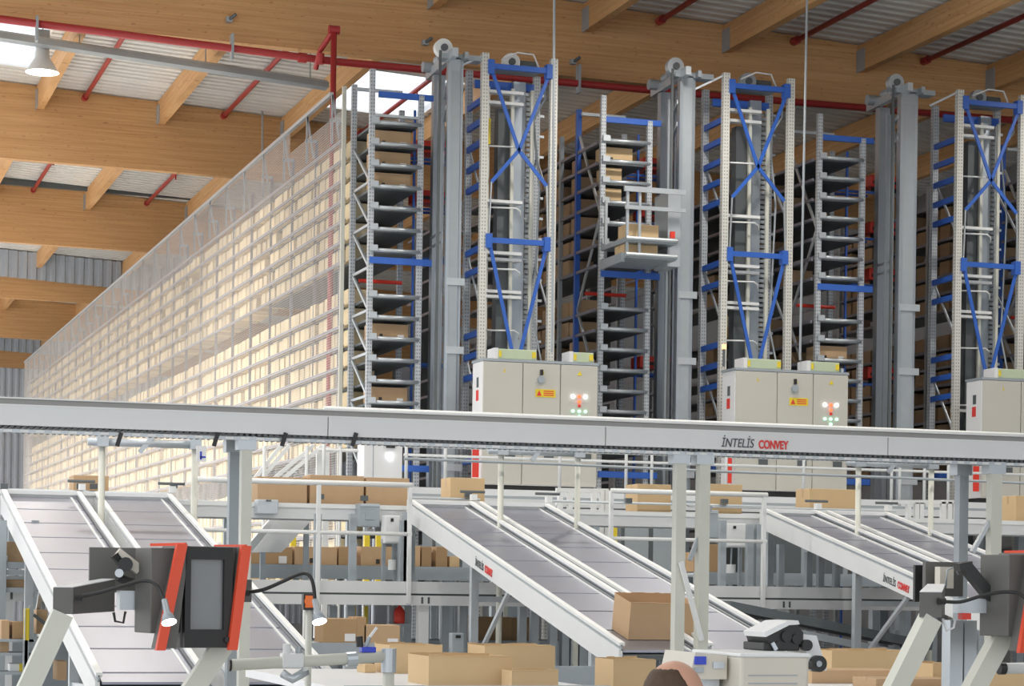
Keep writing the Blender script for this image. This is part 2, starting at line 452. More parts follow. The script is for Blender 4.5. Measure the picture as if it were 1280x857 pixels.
ybr(828, 23, 36.6, 25.0, 'red branch pipe under the deck at top, left of the first hanging rod')
ybr(997, 42, 36.6, 25.0, 'red branch pipe under the deck at top, beside the right hanging rod')
ybr(1160, 59, 36.6, 25.0, 'red branch pipe under the deck at the top right corner')
# cable tray
a = P(-40, 40, 42.0); b_ = P(409, 108, 42.0)
t = empty('cable_tray', (a.x, 42, a.z), 'grey steel cable tray below the deck at the upper left', 'cable tray')
MB().bar(a, b_, .30, .10).build('tray', M['galvd'], t)
MB().bar(a + Vector((0, 0, .09)), b_ + Vector((0, 0, .09)), .05, .05).build('conduit', M['galv'], t)
for f in (.3, .65, .95):
    q = a.lerp(b_, f); MB().cyl(q, (q.x, q.y, zroof(q.x)), .012, 6).build('hanger', M['galvd'], t)
a = P(-40, 223, 60.5); b_ = P(262, 248, 60.5)
t = empty('dark_duct', (a.x, 60.5, a.z), 'dark grey duct under the deck in front of the third roof beam', 'duct')
MB().bar(a, b_, .12, .16).build('duct', M['dark'], t)
for f in (.2, .5, .8):
    q = a.lerp(b_, f); MB().cyl(q, (q.x, q.y, zroof(q.x)), .012, 6).build('hanger', M['galvd'], t)
# small bent hook pipe near the second beam
q = P(328, 140, 48.6)
tag(MB().tube([q + Vector((-.22, 0, .1)), q + Vector((-.04, 0, .06)), q, P(328, 200, 48.6)], .022, 6).build('drop_conduit', M['galvd']),
    'thin grey bent conduit hanging before the second roof beam', 'conduit')
# hanging rods
for (xa, ya, xb, yb, Y, lb) in ((693, -8, 690, 440, 32.0, 'thin dark hanging cable beside the first lift tower'),
                                (1009, -8, 1000, 450, 32.0, 'thin grey hanging cable beside the middle lift tower')):
    tag(MB().tube([P(xa, ya, Y), P((xa+xb)/2, (ya+yb)/2, Y), P(xb, yb, Y)], .02, 6).build('hanging_cable', M['galvd']), lb, 'cable')
# small beam sensors
for i, (x, y, lb) in enumerate(((287, 24, 'left'), (532, 53, 'middle'), (717, 77, 'right'))):
    p = P(x, y, 36.7)
    t = empty('beam_sensor', p, 'tiny grey sensor bracket on the nearest roof beam, %s one of three' % lb, 'sensor')
    MB().box(p.x-.05, p.x+.05, 36.68, 36.79, p.z-.04, p.z+.04).build('base', M['galvd'], t)
    MB().cyl(p, p + Vector((.09, -.08, .07)), .03, 8).build('head', M['dark'], t)

# ================================================================ RACKS
UP = [7.10 + .327*i for i in range(7)]
LOW = [6.40 - .327*i for i in range(8)]
DN = [3.40 - .327*i for i in range(6)]
LEVELS = sorted(UP + LOW + DN)
YF = 33.4
RX = [PX(463, 300, YF), PX(752, 300, YF), PX(1023, 300, YF), PX(1296, 300, YF)]
RW = [PX(522, 300, YF) - RX[0], PX(808, 300, YF) - RX[1], PX(1075, 300, YF) - RX[2], .75]
rlabel = ['long left storage rack whose side faces the mesh screen',
          'second storage rack from the left, behind the lift carriage',
          'third storage rack from the left, dark with mostly empty shelves',
          'storage rack at the far right edge behind the right lift tower']
def mesh_box(w, d, h, mname, m):
    return MB().box(-w/2, w/2, -d/2, d/2, 0, h).mesh(mname, m)
for k in range(4):
    x0, w = RX[k], RW[k]
    yend = 84.0 if k == 0 else 45.0
    t = empty('storage_rack', (x0 + w/2, YF, 0), rlabel[k], 'storage rack')
    ztop = 9.85 if k == 0 else 9.75
    for (xx, yy, mm) in ((x0, YF, 'postg'), (x0+.0, 34.55, 'postg' if k == 0 else 'blue'), (x0 + w + .03, YF, 'postg'), (x0 + w + .03, 34.55, 'postg')):
        zt = ztop if xx < x0 + .5 else ztop - .35
        MB().box(xx-.04, xx+.04, yy-.03, yy+.05, 0, zt).build('upright', M[mm], t)
    MB().box(x0+w+.14, x0+w+.17, 34.2, 34.25, 0, ztop-.4).build('guide_post', M['blue'], t)
    # braced side frame
    z = 2.2; s = 1; dz = .66 if k == 0 else 1.42
    while z < ztop - 1.5:
        pa, pb = (x0, YF+.06, z), (x0, 34.5, z+dz)
        if s < 0: pa, pb = (x0, 34.5, z), (x0, YF+.06, z+dz)
        MB().bar(pa, pb, .03, .045).build('brace', M['galv'], t)
        if k == 0: MB().bar((x0, YF+.06, z), (x0, 34.5, z), .03, .04).build('spacer', M['galv'], t)
        z += dz; s = -s if k else 1
    # shelves with front tubes
    for lv in LEVELS:
        zz_ = (x0-.11, x0-.08) if k == 0 else (x0-.03, x0)
        s_ = MB().box(x0+.05, x0+w-.0, YF+.10, min(yend, 41.0), lv-.05, lv-.015).build('shelf', M['shelf'], t)
        MB().cyl((x0-.01, YF-.02, lv-.02), (x0+w+.03, YF-.02, lv-.02), .032, 10).build('roller', M['galv'], s_, smooth=True)
        MB().box(x0-.02, x0+.10, YF-.08, YF-.04, lv-.04, lv+.05).build('stop', M['galv'], s_)
        MB().box(zz_[0], zz_[1], YF+(1.3 if k == 0 else .2), yend, lv-.052, lv-.005).build('shelf_rail', M['rail'], s_)
    yb = [6.93, 3.75] + ([] if k == 0 else [])
    for zz in yb:
        MB().box(x0-.02, x0+w+.22, YF-.05, YF, zz-.06, zz+.04).build('cross_beam', M['blue'], t)
    MB().box(x0+(.1 if k == 0 else 0), x0+w+.22, YF-.02, YF+.03, ztop-.42, ztop-.33).build('cross_beam', M['blue'], t)
    MB().box(x0, x0+w, YF+1.0, YF+1.05, ztop-.12, ztop-.07).build('top_rail', M['galv'], t)
    MB().box(x0, x0+w, YF-.02, YF+.03, ztop-.72, ztop-.68).build('top_rail', M['galv'], t)
    MB().cyl((x0+.05, 34.3, 6.72), (x0+w, 34.3, 6.72), .03, 8).build('pipe', M['redbright'], t)
    if k == 0:
        yy = 35.35
        while yy < yend:
            MB().box(x0-.03, x0+.02, yy-.015, yy+.015, 0, 9.45).build('side_upright', M['rail'], t)
            yy += 1.82
    else:
        yy = 35.35
        while yy < yend:
            MB().box(x0-.04, x0+.02, yy-.03, yy+.05, 0, 9.45).build('side_upright', M['galvd'], t)
            yy += 1.82
    if k < 3:
        for zz in (8.9, 8.1, 7.3, 5.6):
            for yy in (34.80, 35.12): MB().box(x0+w+.07, x0+w+1.0, yy, yy+.04, zz-.12, zz-.08).build('aisle_rail', M['blue'], t)
    # added light stop across the rack end, coloured dark to pass for depth
    MB().box(x0+.06, x0+w-.06, yend-.05, yend, 0, 9.3).build('light_stop', M['shelf'], t)

# mesh screen down the left rack side
xs = RX[0] - .17
t = empty('mesh_screen', (xs, 59, 3), 'white welded wire mesh screen along the left rack side', 'mesh screen')
mb = MB()
z = 2.2
while z < 9.84:
    mb.box(xs-.0015, xs+.0015, 34.6 if z < 9.45 else 38.5, 84, z-.0015, z+.0015); z += .04
y = 34.6
while y < 84:
    mb.box(xs-.0018, xs+.0018, y-.0018, y+.0018, 2.2, 9.45 if y < 38.5 else 9.85); y += .065
wires = mb.build('wires', M['wire'], t, kind='stuff')
MB().box(xs-.03, xs+.03, 35.4, 84, 9.83, 9.89).build('top_rail', M['galv'], t)
MB().box(xs-.03, xs+.03, 34.5, 34.56, 2, 9.80).build('corner_post', M['cream'], t)
y = 35.35; i = 0
while y < 84:
    MB().box(xs-.03, RX[0]-.0, y-.02, y+.02, 9.40, 9.45).build('bracket', M['galv'], t)
    MB().box(xs-.015, xs+.015, y-.015, y+.015, 9.05, 9.85).build('mesh_post', M['galv'], t)
    MB().bar((xs, y, 9.83), (RX[0]-.05, y, 9.15), .03, .03).build('stay', M['galv'], t)
    y += 1.82; i += 1

# cartons on the left rack face
cm = [mesh_box(.42, .34, .255, 'carton', M['cartonr']), mesh_box(.42, .31, .235, 'carton', M['cartonr']), mesh_box(.42, .36, .245, 'carton', M['cartonr'])]
num = ['first', 'second', 'third', 'fourth', 'fifth', 'sixth', 'seventh', 'eighth', 'ninth', 'tenth', 'eleventh', 'twelfth', 'thirteenth',
       'fourteenth', 'fifteenth', 'sixteenth', 'seventeenth', 'eighteenth', 'nineteenth', 'twentieth', 'twenty-first', 'twenty-second']
stuff = MB()
rows = sorted(UP[:6] + LOW, reverse=True)
for ri, lv in enumerate(rows + DN):
    y = 34.85; ci = 0
    ni = 11 if ri < len(rows) else 0
    while y < 83.3:
        if (y - 35.35) % 1.82 < .12 or (y - 35.35) % 1.82 > 1.70:
            y += .14
        xb = RX[0] + .20
        if random.random() < .04 : y += .40; continue
        q = random.randrange(3)
        if ci < ni:
            o = bpy.data.objects.new('carton', cm[q]); COL.objects.link(o)
            o.location = (xb + random.uniform(-.015, .015), y, lv); o.rotation_euler = (0, 0, random.uniform(-.03, .03))
            side = 'upper block' if ri < 6 else 'lower block'
            rr = ri if ri < 6 else ri - 6
            tag(o, 'pale carton behind the mesh, %s row %s from top, %s from the front corner' % (side, num[rr], num[ci]), 'carton', 'cartons on the left rack face')
        else:
            wd, hh = ((.34, .255), (.31, .235), (.36, .245))[q]
            jx = random.uniform(-.015, .015)
            stuff.box(xb-.21+jx, xb+.21+jx, y-wd/2, y+wd/2, lv, lv+hh)
        ci += 1; y += .40 + random.uniform(0, .03)
o = stuff.build('distant_cartons', M['cartonr']); o['kind'] = 'stuff'
tag(o, 'rows of pale cartons filling the receding far part of the left rack', 'cartons')

# cartons with parts -------------------------------------------------
def carton(label, loc, w, d, h, rot=0.0, m='carton', group=None, tilt=0.0, marks=(), tape=True, opened=False, cat='carton'):
    rm = Matrix.Rotation(rot, 4, 'Z') @ Matrix.Rotation(tilt, 4, 'X')
    t = empty('carton' if not opened else 'open_carton', loc, label, cat, group, rm)
    th = .006
    if opened:
        mb = MB()
        for (a0, a1, b0, b1) in ((-w/2, w/2, -d/2, -d/2+th), (-w/2, w/2, d/2-th, d/2), (-w/2, -w/2+th, -d/2+th, d/2-th), (w/2-th, w/2, -d/2+th, d/2-th)):
            mb.box(a0, a1, b0, b1, 0, h)
        mb.box(-w/2+th, w/2-th, -d/2+th, d/2-th, 0, th)
        mb.build('body', M[m], t, local=True)
        # rough torn rim strips
        rim = MB()
        for sy in (-1, 1):
            x = -w/2
            while x < w/2 - .03:
                L = random.uniform(.04, .12); L = min(L, w/2 - x)
                rim.box(x, x + L, sy*(d/2) - .004 - (.002 if sy > 0 else 0), sy*(d/2) + .004, h, h + random.uniform(.002, .010)); x += L
        rim.build('torn_rim', M[m], t, local=True, kind='stuff')
    else:
        mb = MB().box(-w/2, w/2, -d/2, d/2, 0, h)
        mb.build('body', M[m], t, local=True, bevel=.004)
        if tape:
            MB().box(-w/2-.0015, w/2+.0015, -.022, .022, h*.72, h+.0015).build('tape', M['tape'], t, local=True)
    for (fx, fz, fw, fh, mm) in marks:
        MB().box(fx*w-fw/2, fx*w+fw/2, -d/2-.003, -d/2+.001, fz*h, fz*h+fh).build('sticker', M[mm], t, local=True)
    return t
BK = (-.22, .12, .05, .05, 'mark'); WS = (.30, .05, .10, .06, 'label')
# shelf fronts
for (k, lev, lb) in ((0, UP[5], 'brown carton on the highest filled front shelf of the left rack'),
                     (0, UP[4], 'brown carton one shelf below the highest on the left rack front'),
                     (0, UP[3], 'brown carton two shelves below the highest on the left rack front'),
                     (0, LOW[2], 'brown carton alone on a lower front shelf of the left rack'),
                     (0, LOW[5], 'brown carton on the left rack front just above the bridge rail')):
    carton(lb, (RX[0] + .38, YF+.42, lev), .60, .40, .235, marks=(BK, WS))
for (x, wd, lev, lb) in ((.27, .50, UP[5], 'pale carton on the top shelf of the second rack front'),
                         (.19, .30, UP[4], 'small pale carton on the second shelf of the second rack front'),
                         (.19, .30, UP[3], 'small pale carton on the third shelf behind the lift carriage')):
    carton(lb, (RX[1] + x + .05, YF+.35, lev), wd, .36, .24, m='cartonf', marks=(BK,))
carton('brown carton alone on the dark third rack front shelf', (RX[2] + .36, YF+.38, LOW[2]), .55, .40, .235, marks=(BK, WS))
# cartons inside the aisle sides of racks two to four
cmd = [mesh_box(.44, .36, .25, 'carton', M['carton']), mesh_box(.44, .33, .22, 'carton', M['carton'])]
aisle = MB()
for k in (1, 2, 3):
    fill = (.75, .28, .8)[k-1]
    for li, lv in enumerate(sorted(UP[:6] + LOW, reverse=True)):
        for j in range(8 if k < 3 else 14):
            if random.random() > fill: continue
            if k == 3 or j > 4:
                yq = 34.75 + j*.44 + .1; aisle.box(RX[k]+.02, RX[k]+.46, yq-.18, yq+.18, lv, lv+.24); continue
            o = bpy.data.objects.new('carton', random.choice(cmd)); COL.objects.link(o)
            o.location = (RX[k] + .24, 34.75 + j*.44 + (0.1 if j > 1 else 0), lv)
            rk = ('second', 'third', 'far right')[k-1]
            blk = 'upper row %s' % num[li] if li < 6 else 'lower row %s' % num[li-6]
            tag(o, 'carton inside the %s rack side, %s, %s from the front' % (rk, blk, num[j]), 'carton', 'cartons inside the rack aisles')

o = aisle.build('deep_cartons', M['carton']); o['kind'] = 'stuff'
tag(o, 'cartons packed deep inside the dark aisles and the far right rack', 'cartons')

# ================================================================ LIFT MASTS, TOWERS, CARRIAGE, CABINETS
which = ['left', 'middle', 'right']
MF = [(562, 576), (852, 867), (1128, 1146)]
MR = [(541, 555), (824, 839), (1097, 1110)]
MT = [72, 95, 115]
for k in range(3):
    a0, a1 = PX(MF[k][0], 80, 33.0), PX(MF[k][1], 80, 33.0)
    b0, b1 = PX(MR[k][0], 80, 34.1), PX(MR[k][1], 80, 34.1)
    zt = PZ((MF[k][0]+MF[k][1])/2, MT[k], 33.0)
    t = empty('lift_mast', ((a0+a1)/2, 33.5, 0), 'tall silver twin-column lift mast of the %s lift, beside the shelf ends' % which[k], 'lift mast')
    c = MB(); c.box(a0, a1, 33.0, 33.16, 0, zt); c.box(a0-.03, a0+.02, 32.97, 33.02, 0, zt-.1)
    c.box(a1+.02, a1+.06, 33.05, 33.12, 0, zt)
    c.build('front_column', M['silver'], t)
    c = MB(); c.box(b0, b1, 34.0, 34.15, 0, zt-.05); c.box(b1+.04, b1+.07, 34.0, 34.06, 0, zt)
    c.build('rear_column', M['silver'], t)
    MB().box(b0-.02, a0-.06, 33.4, 33.44, 0, zt-.3).build('cover_plate', M['galvd'], t)
    MB().box(a0+.02, a1-.02, 32.985, 33.0, 3.3, zt-.2).build('guide_rail', M['galvd'], t)
    h = MB(); h.bar((a0+.02, 32.75, zt+.03), ((b0+b1)/2-.05, 34.5, zt+.03), .09, .13)
    h.build('head_beam', M['galv'], t)
    MB().bar((a1+.05, 32.85, zt+.02), (b1+.12, 34.3, zt+.02), .06, .10).build('head_beam', M['galvd'], t)
    MB().box(a0-.1, a1+.35, 33.0, 33.25, zt-.02, zt+.06).build('top_plate', M['galvd'], t)
    pc = Vector((a0-.06, 33.1, zt+.15))
    p = MB().cyl(pc - Vector((.02, .06, 0)), pc + Vector((-.02, .06, 0)), .14, 24).build('pulley', M['white' if k == 0 else 'galv'], t, smooth=False)
    MB().cyl(pc + Vector((-.02, -.10, 0)), pc + Vector((-.02, -.06, 0)), .055, 12).build('pulley_hub', M['dark'], p)
    p2 = Vector((b0, 34.2, zt+.10))
    MB().cyl(p2 - Vector((.14, 0, 0)), p2 + Vector((.08, 0, 0)), .085, 16).build('motor', M['galvd'], t)
    MB().cyl(p2 + Vector((.02, -.55, .04)), p2 + Vector((.02, -.3, .04)), .075, 14).build('gearbox', M['galvd'], t)
    # belts and cross plates
    MB().box(a0-.16, a0-.12, 33.02, 33.05, 3.4, zt+.1).build('belt', M['dark'], t)
    for zz in (3.7, 5.5, 6.55):
        MB().box(a0-.01, a1+.10, 32.965, 33.0, zz, zz+.11).build('clamp_plate', M['galv'], t)
    for zz in (zt-.4, zt-.75):
        MB().bar((a0, 33.1, zz), (b1, 34.0, zz), .05, .07).build('cross_tie', M['galv'], t)
    for zz in (7.4, 7.25): MB().bar((a0-.05, 33.2, zz), (b0, 34.0, zz+.02), .03, .03).build('cross_tie', M['galvd'], t)

FL = [(600, 609, 66), (902, 910, 91), (1194, 1203, 112)]
FR = [(687, 694, 73), (983, 991, 97), (1273, 1281, 116)]
YT = 33.0; DY = .83
for k in range(3):
    xl = PX((FL[k][0]+FL[k][1])/2, 200, YT); xr = PX((FR[k][0]+FR[k][1])/2, 200, YT)
    zt = PZ(FL[k][0], FL[k][2], YT)
    t = empty('lift_tower', ((xl+xr)/2, YT+.4, 0), '%s lift tower frame with cream perforated posts and blue bracing' % which[k], 'lift tower')
    hw = .055
    MB().box(xl-hw, xl+hw, YT-.05, YT+.05, 0, zt).build('post', M['post'], t)
    MB().box(xr-hw, xr+hw, YT-.05, YT+.05, 0, zt).build('post', M['post'], t)
    MB().box(xl-.05, xl+.05, YT+DY-.05, YT+DY+.05, 0, zt-.1).build('rear_post', M['postg'], t)
    MB().box(xr-.05, xr+.05, YT+DY-.05, YT+DY+.05, 0, zt-.1).build('rear_post', M['postg'], t)
    zbar = [zt-.20, zt-2.88]
    for zz in zbar:
        MB().box(xl+hw, xr-hw, YT-.06, YT-.0, zz-.035, zz+.045).build('blue_crossbar', M['blue'], t)
        for xx in (xl+hw+.03, xr-hw-.03):
            MB().box(xx-.05, xx+.05, YT-.08, YT+.06, zz-.12, zz+.10).build('gusset', M['blue'], t)
    MB().box(xl, xr-.15, YT+.5, YT+.56, zt-.42, zt-.30).build('blue_crossbar', M['blue'], t)
    xm = (xl+xr)/2; z0 = zbar[0]-.1; z1 = zbar[1]; zm = (z0*.55+z1*.45)
    for s, xx in ((1, xl+.12), (-1, xr-.10)):
        MB().bar((xx, YT-.03, z0), (xm, YT-.03, zm), .025, .055).build('brace', M['blue'], t)
        MB().bar((xm, YT-.03, zm), (xl+.12 if s < 0 else xr-.10, YT-.03, z1+.9), .025, .055).build('brace', M['blue'], t)
        MB().bar((xl+.12 if s < 0 else xr-.10, YT-.03, z1+.9), (xl+.09 if s < 0 else xr-.07, YT-.03, z1+.1), .02, .03).build('tie_rod', M['galv'], t)
        MB().bar((xx, YT-.03, z1-.1), (xm+s*-.03, YT-.03, z1-1.85), .025, .055).build('brace', M['blue'], t)
    MB().box(xm-.07, xm+.07, YT-.05, YT-.02, z1-2.0, z1-1.72).build('gusset', M['blue'], t)
    # side level beams in blue, side diagonals
    zz = 3.9
    lvls = [3.9 + .327*i for i in range(18)]
    for i, zz in enumerate(lvls):
        if i % 9 in (0, 1, 4, 5, 6) or i > 14:
            MB().bar((xl, YT+.06, zz), (xl-.02, YT+DY, zz-.02), .05, .09).build('level_beam', M['blue'], t)
    for zz in (4.6, 6.2, 7.9):
        MB().bar((xl, YT+.05, zz), (xl, YT+DY, zz+1.0), .02, .04).build('side_brace', M['galv'], t)
        MB().bar((xr, YT+DY, zz+.9), (xr, YT+.05, zz), .02, .04).build('side_brace', M['galv'], t)
    # interior column, guides, white flanges
    MB().box(xm-.22, xm-.03, YT+.35, YT+.55, 0, zt-.75).build('counterweight_guide', M['dark'], t)
    MB().box(xm+.04, xm+.24, YT+.40, YT+.60, 0, zt-.3).build('inner_column', M['silver'], t)
    for dx in (-.42, -.02, .30):
        MB().box(xm+dx-.02, xm+dx+.03, YT+.25, YT+.30, 0, zt-.45).build('guide_rod', M['cream'], t)
    for zz in (zt-.55, zt-.72, zt-2.25, zt-3.05, zt-3.15, zt-3.65, zt-3.73, zt-5.3):
        MB().box(xl+.10, xr-.42, YT+.18, YT+.34, zz, zz+.045).build('flange', M['white'], t)
    for i in range(5):
        zz = zt-1.4-i*.95
        MB().tube([(xl+.1, YT+.1, zz), (xm, YT+.08, zz+.01), (xm+.08, YT+.1, zz-.03), (xm+.09, YT+.12, zz-.12)], .014, 6).build('hose', M['white'], t, smooth=True)
    # ladder of short rungs on the right
    for i in range(19):
        zz = 3.9 + .327*i
        MB().box(xr-.30, xr+.16, YT+.9, YT+.94, zz-.03, zz+.01).build('rung', M['galv'], t)
    # cable chain, loops
    mbc = MB()
    zz = 4.0
    while zz < zt-.5:
        mbc.box(xr-.26, xr-.16, YT+.55, YT+.60, zz, zz+.05); zz += .08
    mbc.build('cable_chain', M['galvd'], t)
    pts = [(xr-.05, YT+.2, zt-.3), (xr-.10, YT+.1, zt-.6), (xr-.22, YT+.3, zt-.9), (xr-.12, YT+.25, zt-2), (xr-.2, YT+.25, zt-4), (xr-.05, YT+.1, 5.2), (xr-.3, YT, 5.0)]
    MB().tube(pts, .018, 6).build('cable', M['galvd'], t, smooth=True)
    MB().tube([(xl+.3, YT+.1, zt-.05), (xm, YT+.1, zt+.08), (xr-.3, YT+.1, zt+.07), (xr-.2, YT+.1, zt-.15)], .014, 6).build('cable', M['white'], t, smooth=True)
    pc = Vector((xm, YT+.45, zt+.0))
    p = MB().cyl(pc - Vector((.0, .06, 0)), pc + Vector((0, .06, 0)), .14, 22).build('pulley', M['white' if k == 0 else 'galvd'], t)
    MB().cyl(pc + Vector((.0, -.10, 0)), pc + Vector((0, -.06, 0)), .055, 12).build('pulley_hub', M['dark'], p)
    MB().box(xm-.35, xm+.45, YT+.3, YT+.6, zt-.16, zt-.10).build('motor_plate', M['galvd'], t)
    MB().cyl((xm+.15, YT+.45, zt-.03), (xm+.40, YT+.45, zt-.03), .08, 12).build('motor', M['dark'], t)
    MB().bar((xl, YT, zt-.02), (xl-.5, YT+.1, zt-.28), .03, .03).build('tie_rod', M['galv'], t)
    MB().box(xl+.13, xl+.17, YT+.2, YT+.24, 6.0 if k else 8.8, 6.35 if k else 9.2).build('warning_strip', M['yellow'], t)
    # shuttles in the aisle behind the tower's left side
    for i, (zz, lbz) in enumerate(((8.9, 'high'), (8.1, 'upper middle'), (7.3, 'middle'), (5.6, 'low'))):
        if k == 0 and i > 1: continue
        xq = xl - (.30 if k == 0 else .42)
        s = empty('shuttle', (xq, 34.9, zz), 'red shuttle cart seen %s in the aisle behind the %s lift tower' % (lbz, which[k]), 'shuttle cart')
        MB().box(xq-.3, xq+.3, 34.75, 35.2, zz, zz+.20).build('body', M['redbright'], s, bevel=.02)
        MB().box(xq-.25, xq+.25, 34.72, 34.75, zz+.05, zz+.10).build('bumper', M['black'], s)
        for dx in (-.22, .22): MB().cyl((xq+dx, 34.85, zz-.03), (xq+dx+.05, 34.85, zz-.03), .05, 10).build('wheel', M['black'], s)

# lift carriage in front of the second rack
yc = 32.1
xa, xb = PX(782, 300, yc), PX(846, 300, yc)
z1, z2, z3 = PZ(815, 298, yc), PZ(815, 318, yc), PZ(815, 238, yc)
t = empty('lift_carriage', ((xa+xb)/2, yc+.5, z2), 'grey two-deck lift carriage raised in front of the second rack', 'lift carriage')
for zz in (z1, z2):
    MB().box(xa, xb, yc, yc+1.1, zz-.07, zz).build('platform', M['galvd'], t)
    MB().cyl((xa, yc-.02, zz-.02), (xb, yc-.02, zz-.02), .035, 8).build('roller', M['galv'], t)
MB().box(xa-.02, xb+.15, yc+.02, yc+.06, z3-.03, z3+.05).build('top_bar', M['galv'], t)
MB().box(xa, xb+.15, yc+.02, yc+.06, z3-.30, z3-.24).build('top_bar', M['galv'], t)
for xx in (xa+.05, xa+.25):
    MB().box(xx-.02, xx+.02, yc+.05, yc+.09, z2, z3).build('strut', M['galv'], t)
MB().box(xa+.05, xa+.09, yc+1.05, yc+1.09, z2, z3).build('strut', M['galv'], t)
MB().box(xb-.03, xb+.18, yc+.3, 32.972, z2-.12, z3+.06).build('slide_plate', M['galv'], t)
MB().bar((xa, yc+.1, z2-.05), (xa, yc+1.05, z2-.05), .05, .14).build('side_beam', M['galvd'], t)
MB().box(xb-.10, xb-.03, yc, yc+.05, z1+.03, z1+.13).build('red_lamp', M['redbright'], t)
carton('pale carton on the upper deck of the lift carriage', (xa+.36, yc+.4, z1), .52, .40, .24, m='cartonf')
carton('pale carton on the lower deck of the lift carriage', (xa+.33, yc+.4, z2+.0), .56, .40, .17, m='cartonf')

# control cabinets
CB = [((588, 603, 747), (447, 605), (653, 700)), ((905, 919, 1060), (459, 612), (971, 1016)), ((1205, 1228, 1372), (471, 622), (1276, 1322))]
yf = 31.8
for k in range(3):
    (s0, xa_, xb_), (ya_, yb_), spl = CB[k]
    x0 = PX(xa_, 500, yf); x1 = PX(xb_, 500, yf)
    zt = PZ(xa_, ya_, yf); zb = PZ(xa_, yb_, yf)
    lb = ['left beige electrical cabinet of three doors below the left lift tower', 'middle beige electrical cabinet of three doors below the middle lift tower',
          'right beige electrical cabinet cut by the picture edge'][k]
    t = empty('electrical_cabinet', ((x0+x1)/2, yf+.25, zb), lb, 'cabinet')
    MB().box(x0, x1, yf+.02, yf+.52, zb, zt-.04).build('body', M['cabside'], t, bevel=.01)
    MB().box(x0-.01, x1+.01, yf-.01, yf+.54, zt-.04, zt).build('roof_lip', M['galvd'], t)
    MB().box(x0+.02, x1-.02, yf+.06, yf+.5, zb-.09, zb).build('plinth', M['black'], t)
    xsplit = [x0] + [PX(s, 500, yf) for s in spl] + [x1]
    for i in range(3):
        d = MB().box(xsplit[i]+.008, xsplit[i+1]-.008, yf-.012, yf+.018, zb+.012, zt-.05).build('door', M['cab'], t, bevel=.004)
        if i < 2:
            for zz in ((zt-1.0, zt-.86), (zt-.84, zt-.77)) :
                hx = xsplit[i+1]
                MB().box(hx-.03, hx+.03, yf-.04, yf-.012, zt-1.05, zt-.90).build('handle', M['black'], d)
                break
        cxm = (xsplit[i]+xsplit[i+1])/2
        MB().prism([(cxm-.04+(.05 if i == 0 else 0), yf-.014, zt-.20), (cxm+.04, yf-.014, zt-.20), (cxm+.01, yf-.014, zt-.13)], (0, -.003, 0)).build('warning_triangle', M['yellow'], d)
        MB().box(cxm+.05, cxm+.20 if i < 2 else cxm+.2, yf-.03, yf-.012, zb+.40, zb+.50).build('vent', M['dark'], d)
        if i == 1:
            s_ = MB().box(cxm-.10, cxm+.22, yf-.016, yf-.012, zt-.55, zt-.43).build('warning_plate', M['amber' if 0 else 'yellow'], d)
            MB().prism([(cxm-.08, yf-.018, zt-.53), (cxm+.0, yf-.018, zt-.53), (cxm-.04, yf-.018, zt-.45)], (0, -.002, 0)).build('warning_symbol', M['txtred'], s_)
            for q in range(3): MB().box(cxm+.03, cxm+.19, yf-.018, yf-.016, zt-.525+q*.03, zt-.51+q*.03).build('print_line', M['txtred'], s_)
            MB().box(cxm-.03, cxm+.01, yf-.05, yf-.012, zt-.22, zt-.14).build('key_switch', M['black'], d)
            MB().cyl((cxm-.02, yf-.06, zt-.29), (cxm-.02, yf-.012, zt-.29), .055, 16).build('rotary_switch', M['galvd'], d)
        if i == 2:
            cx = cxm
            for (dx, dz, mm) in ((-.10, -.52, 'ledglow'), (0, -.52, 'redled'), (.10, -.52, 'ledglow'), (0, -.60, 'redled'), (0, -.66, 'redbright'), (-.10, -.74, 'greenled'), (0, -.74, 'greenled'),
                                 (.10, -.74, 'greenled'), (0, -.82, 'greenled'), (0, -.92, 'black')):
                MB().cyl((cx+dx, yf-.035, zt+dz), (cx+dx, yf-.012, zt+dz), .022 if mm != 'ledglow' else .026, 12).build('push_button', M[mm], d)
    # roof-mounted cooling units with green front and yellow ends
    for (u0, u1) in ((.13, .46), (.78, .96)) if k != 1 else ((.10, .40), (.66, .92)):
        ux0 = x0+(x1-x0)*u0; ux1 = x0+(x1-x0)*u1
        MB().box(ux0-.06, ux0, yf+.0, yf+.35, zt, zt+.16).build('vent_cap', M['cabside'], t)
        v = MB().box(ux0, ux1, yf+.0, yf+.4, zt, zt+.15).build('vent_unit', M['green'], t, bevel=.01)
        MB().box(ux1-.07, ux1-.01, yf-.01, yf+.0, zt+.03, zt+.12).build('yellow_end', M['yellow'], v)
        MB().box(ux0+.01, ux0+.05, yf-.01, yf+.0, zt+.03, zt+.12).build('yellow_end', M['yellow'], v)
    MB().cyl((x1-.06, yf+.1, zt), (x1-.06, yf+.1, zt+.07), .03, 10).build('lifting_eye', M['galv'], t)
    # side plates: nameplate and red sticker
    MB().box(x0-.004, x0, yf+.20, yf+.30, zt-.42, zt-.27).build('grille', M['dark'], t)
    MB().box(x0-.004, x0, yf+.20, yf+.32, zt-.62, zt-.46).build('red_sticker', M['txtred'], t)
    # tall red sign plate beside the cabinet foot
    q = PX(s0-3, 590, yf-.5)
    MB().box(x0-.14, x0-.04, yf+.0, yf+.02, zb+.10, zb+.52).build('fire_sign', M['redbright'], t)

# tower warning light (orange) next to middle cabinet
p = P(905, 436, 31.9)
t = empty('beacon', (p.x, p.y, PZ(905, 458, 31.9)), 'small orange beacon light on the middle cabinet corner', 'beacon')
MB().cyl((p.x, p.y, PZ(905, 458, 31.9)), (p.x, p.y, p.z), .022, 8).build('stem', M['dark'], t)
MB().cyl((p.x, p.y, p.z), (p.x, p.y, p.z+.07), .035, 12).build('lens', emit('beacon_glow', (1, .42, .12), 3), t)

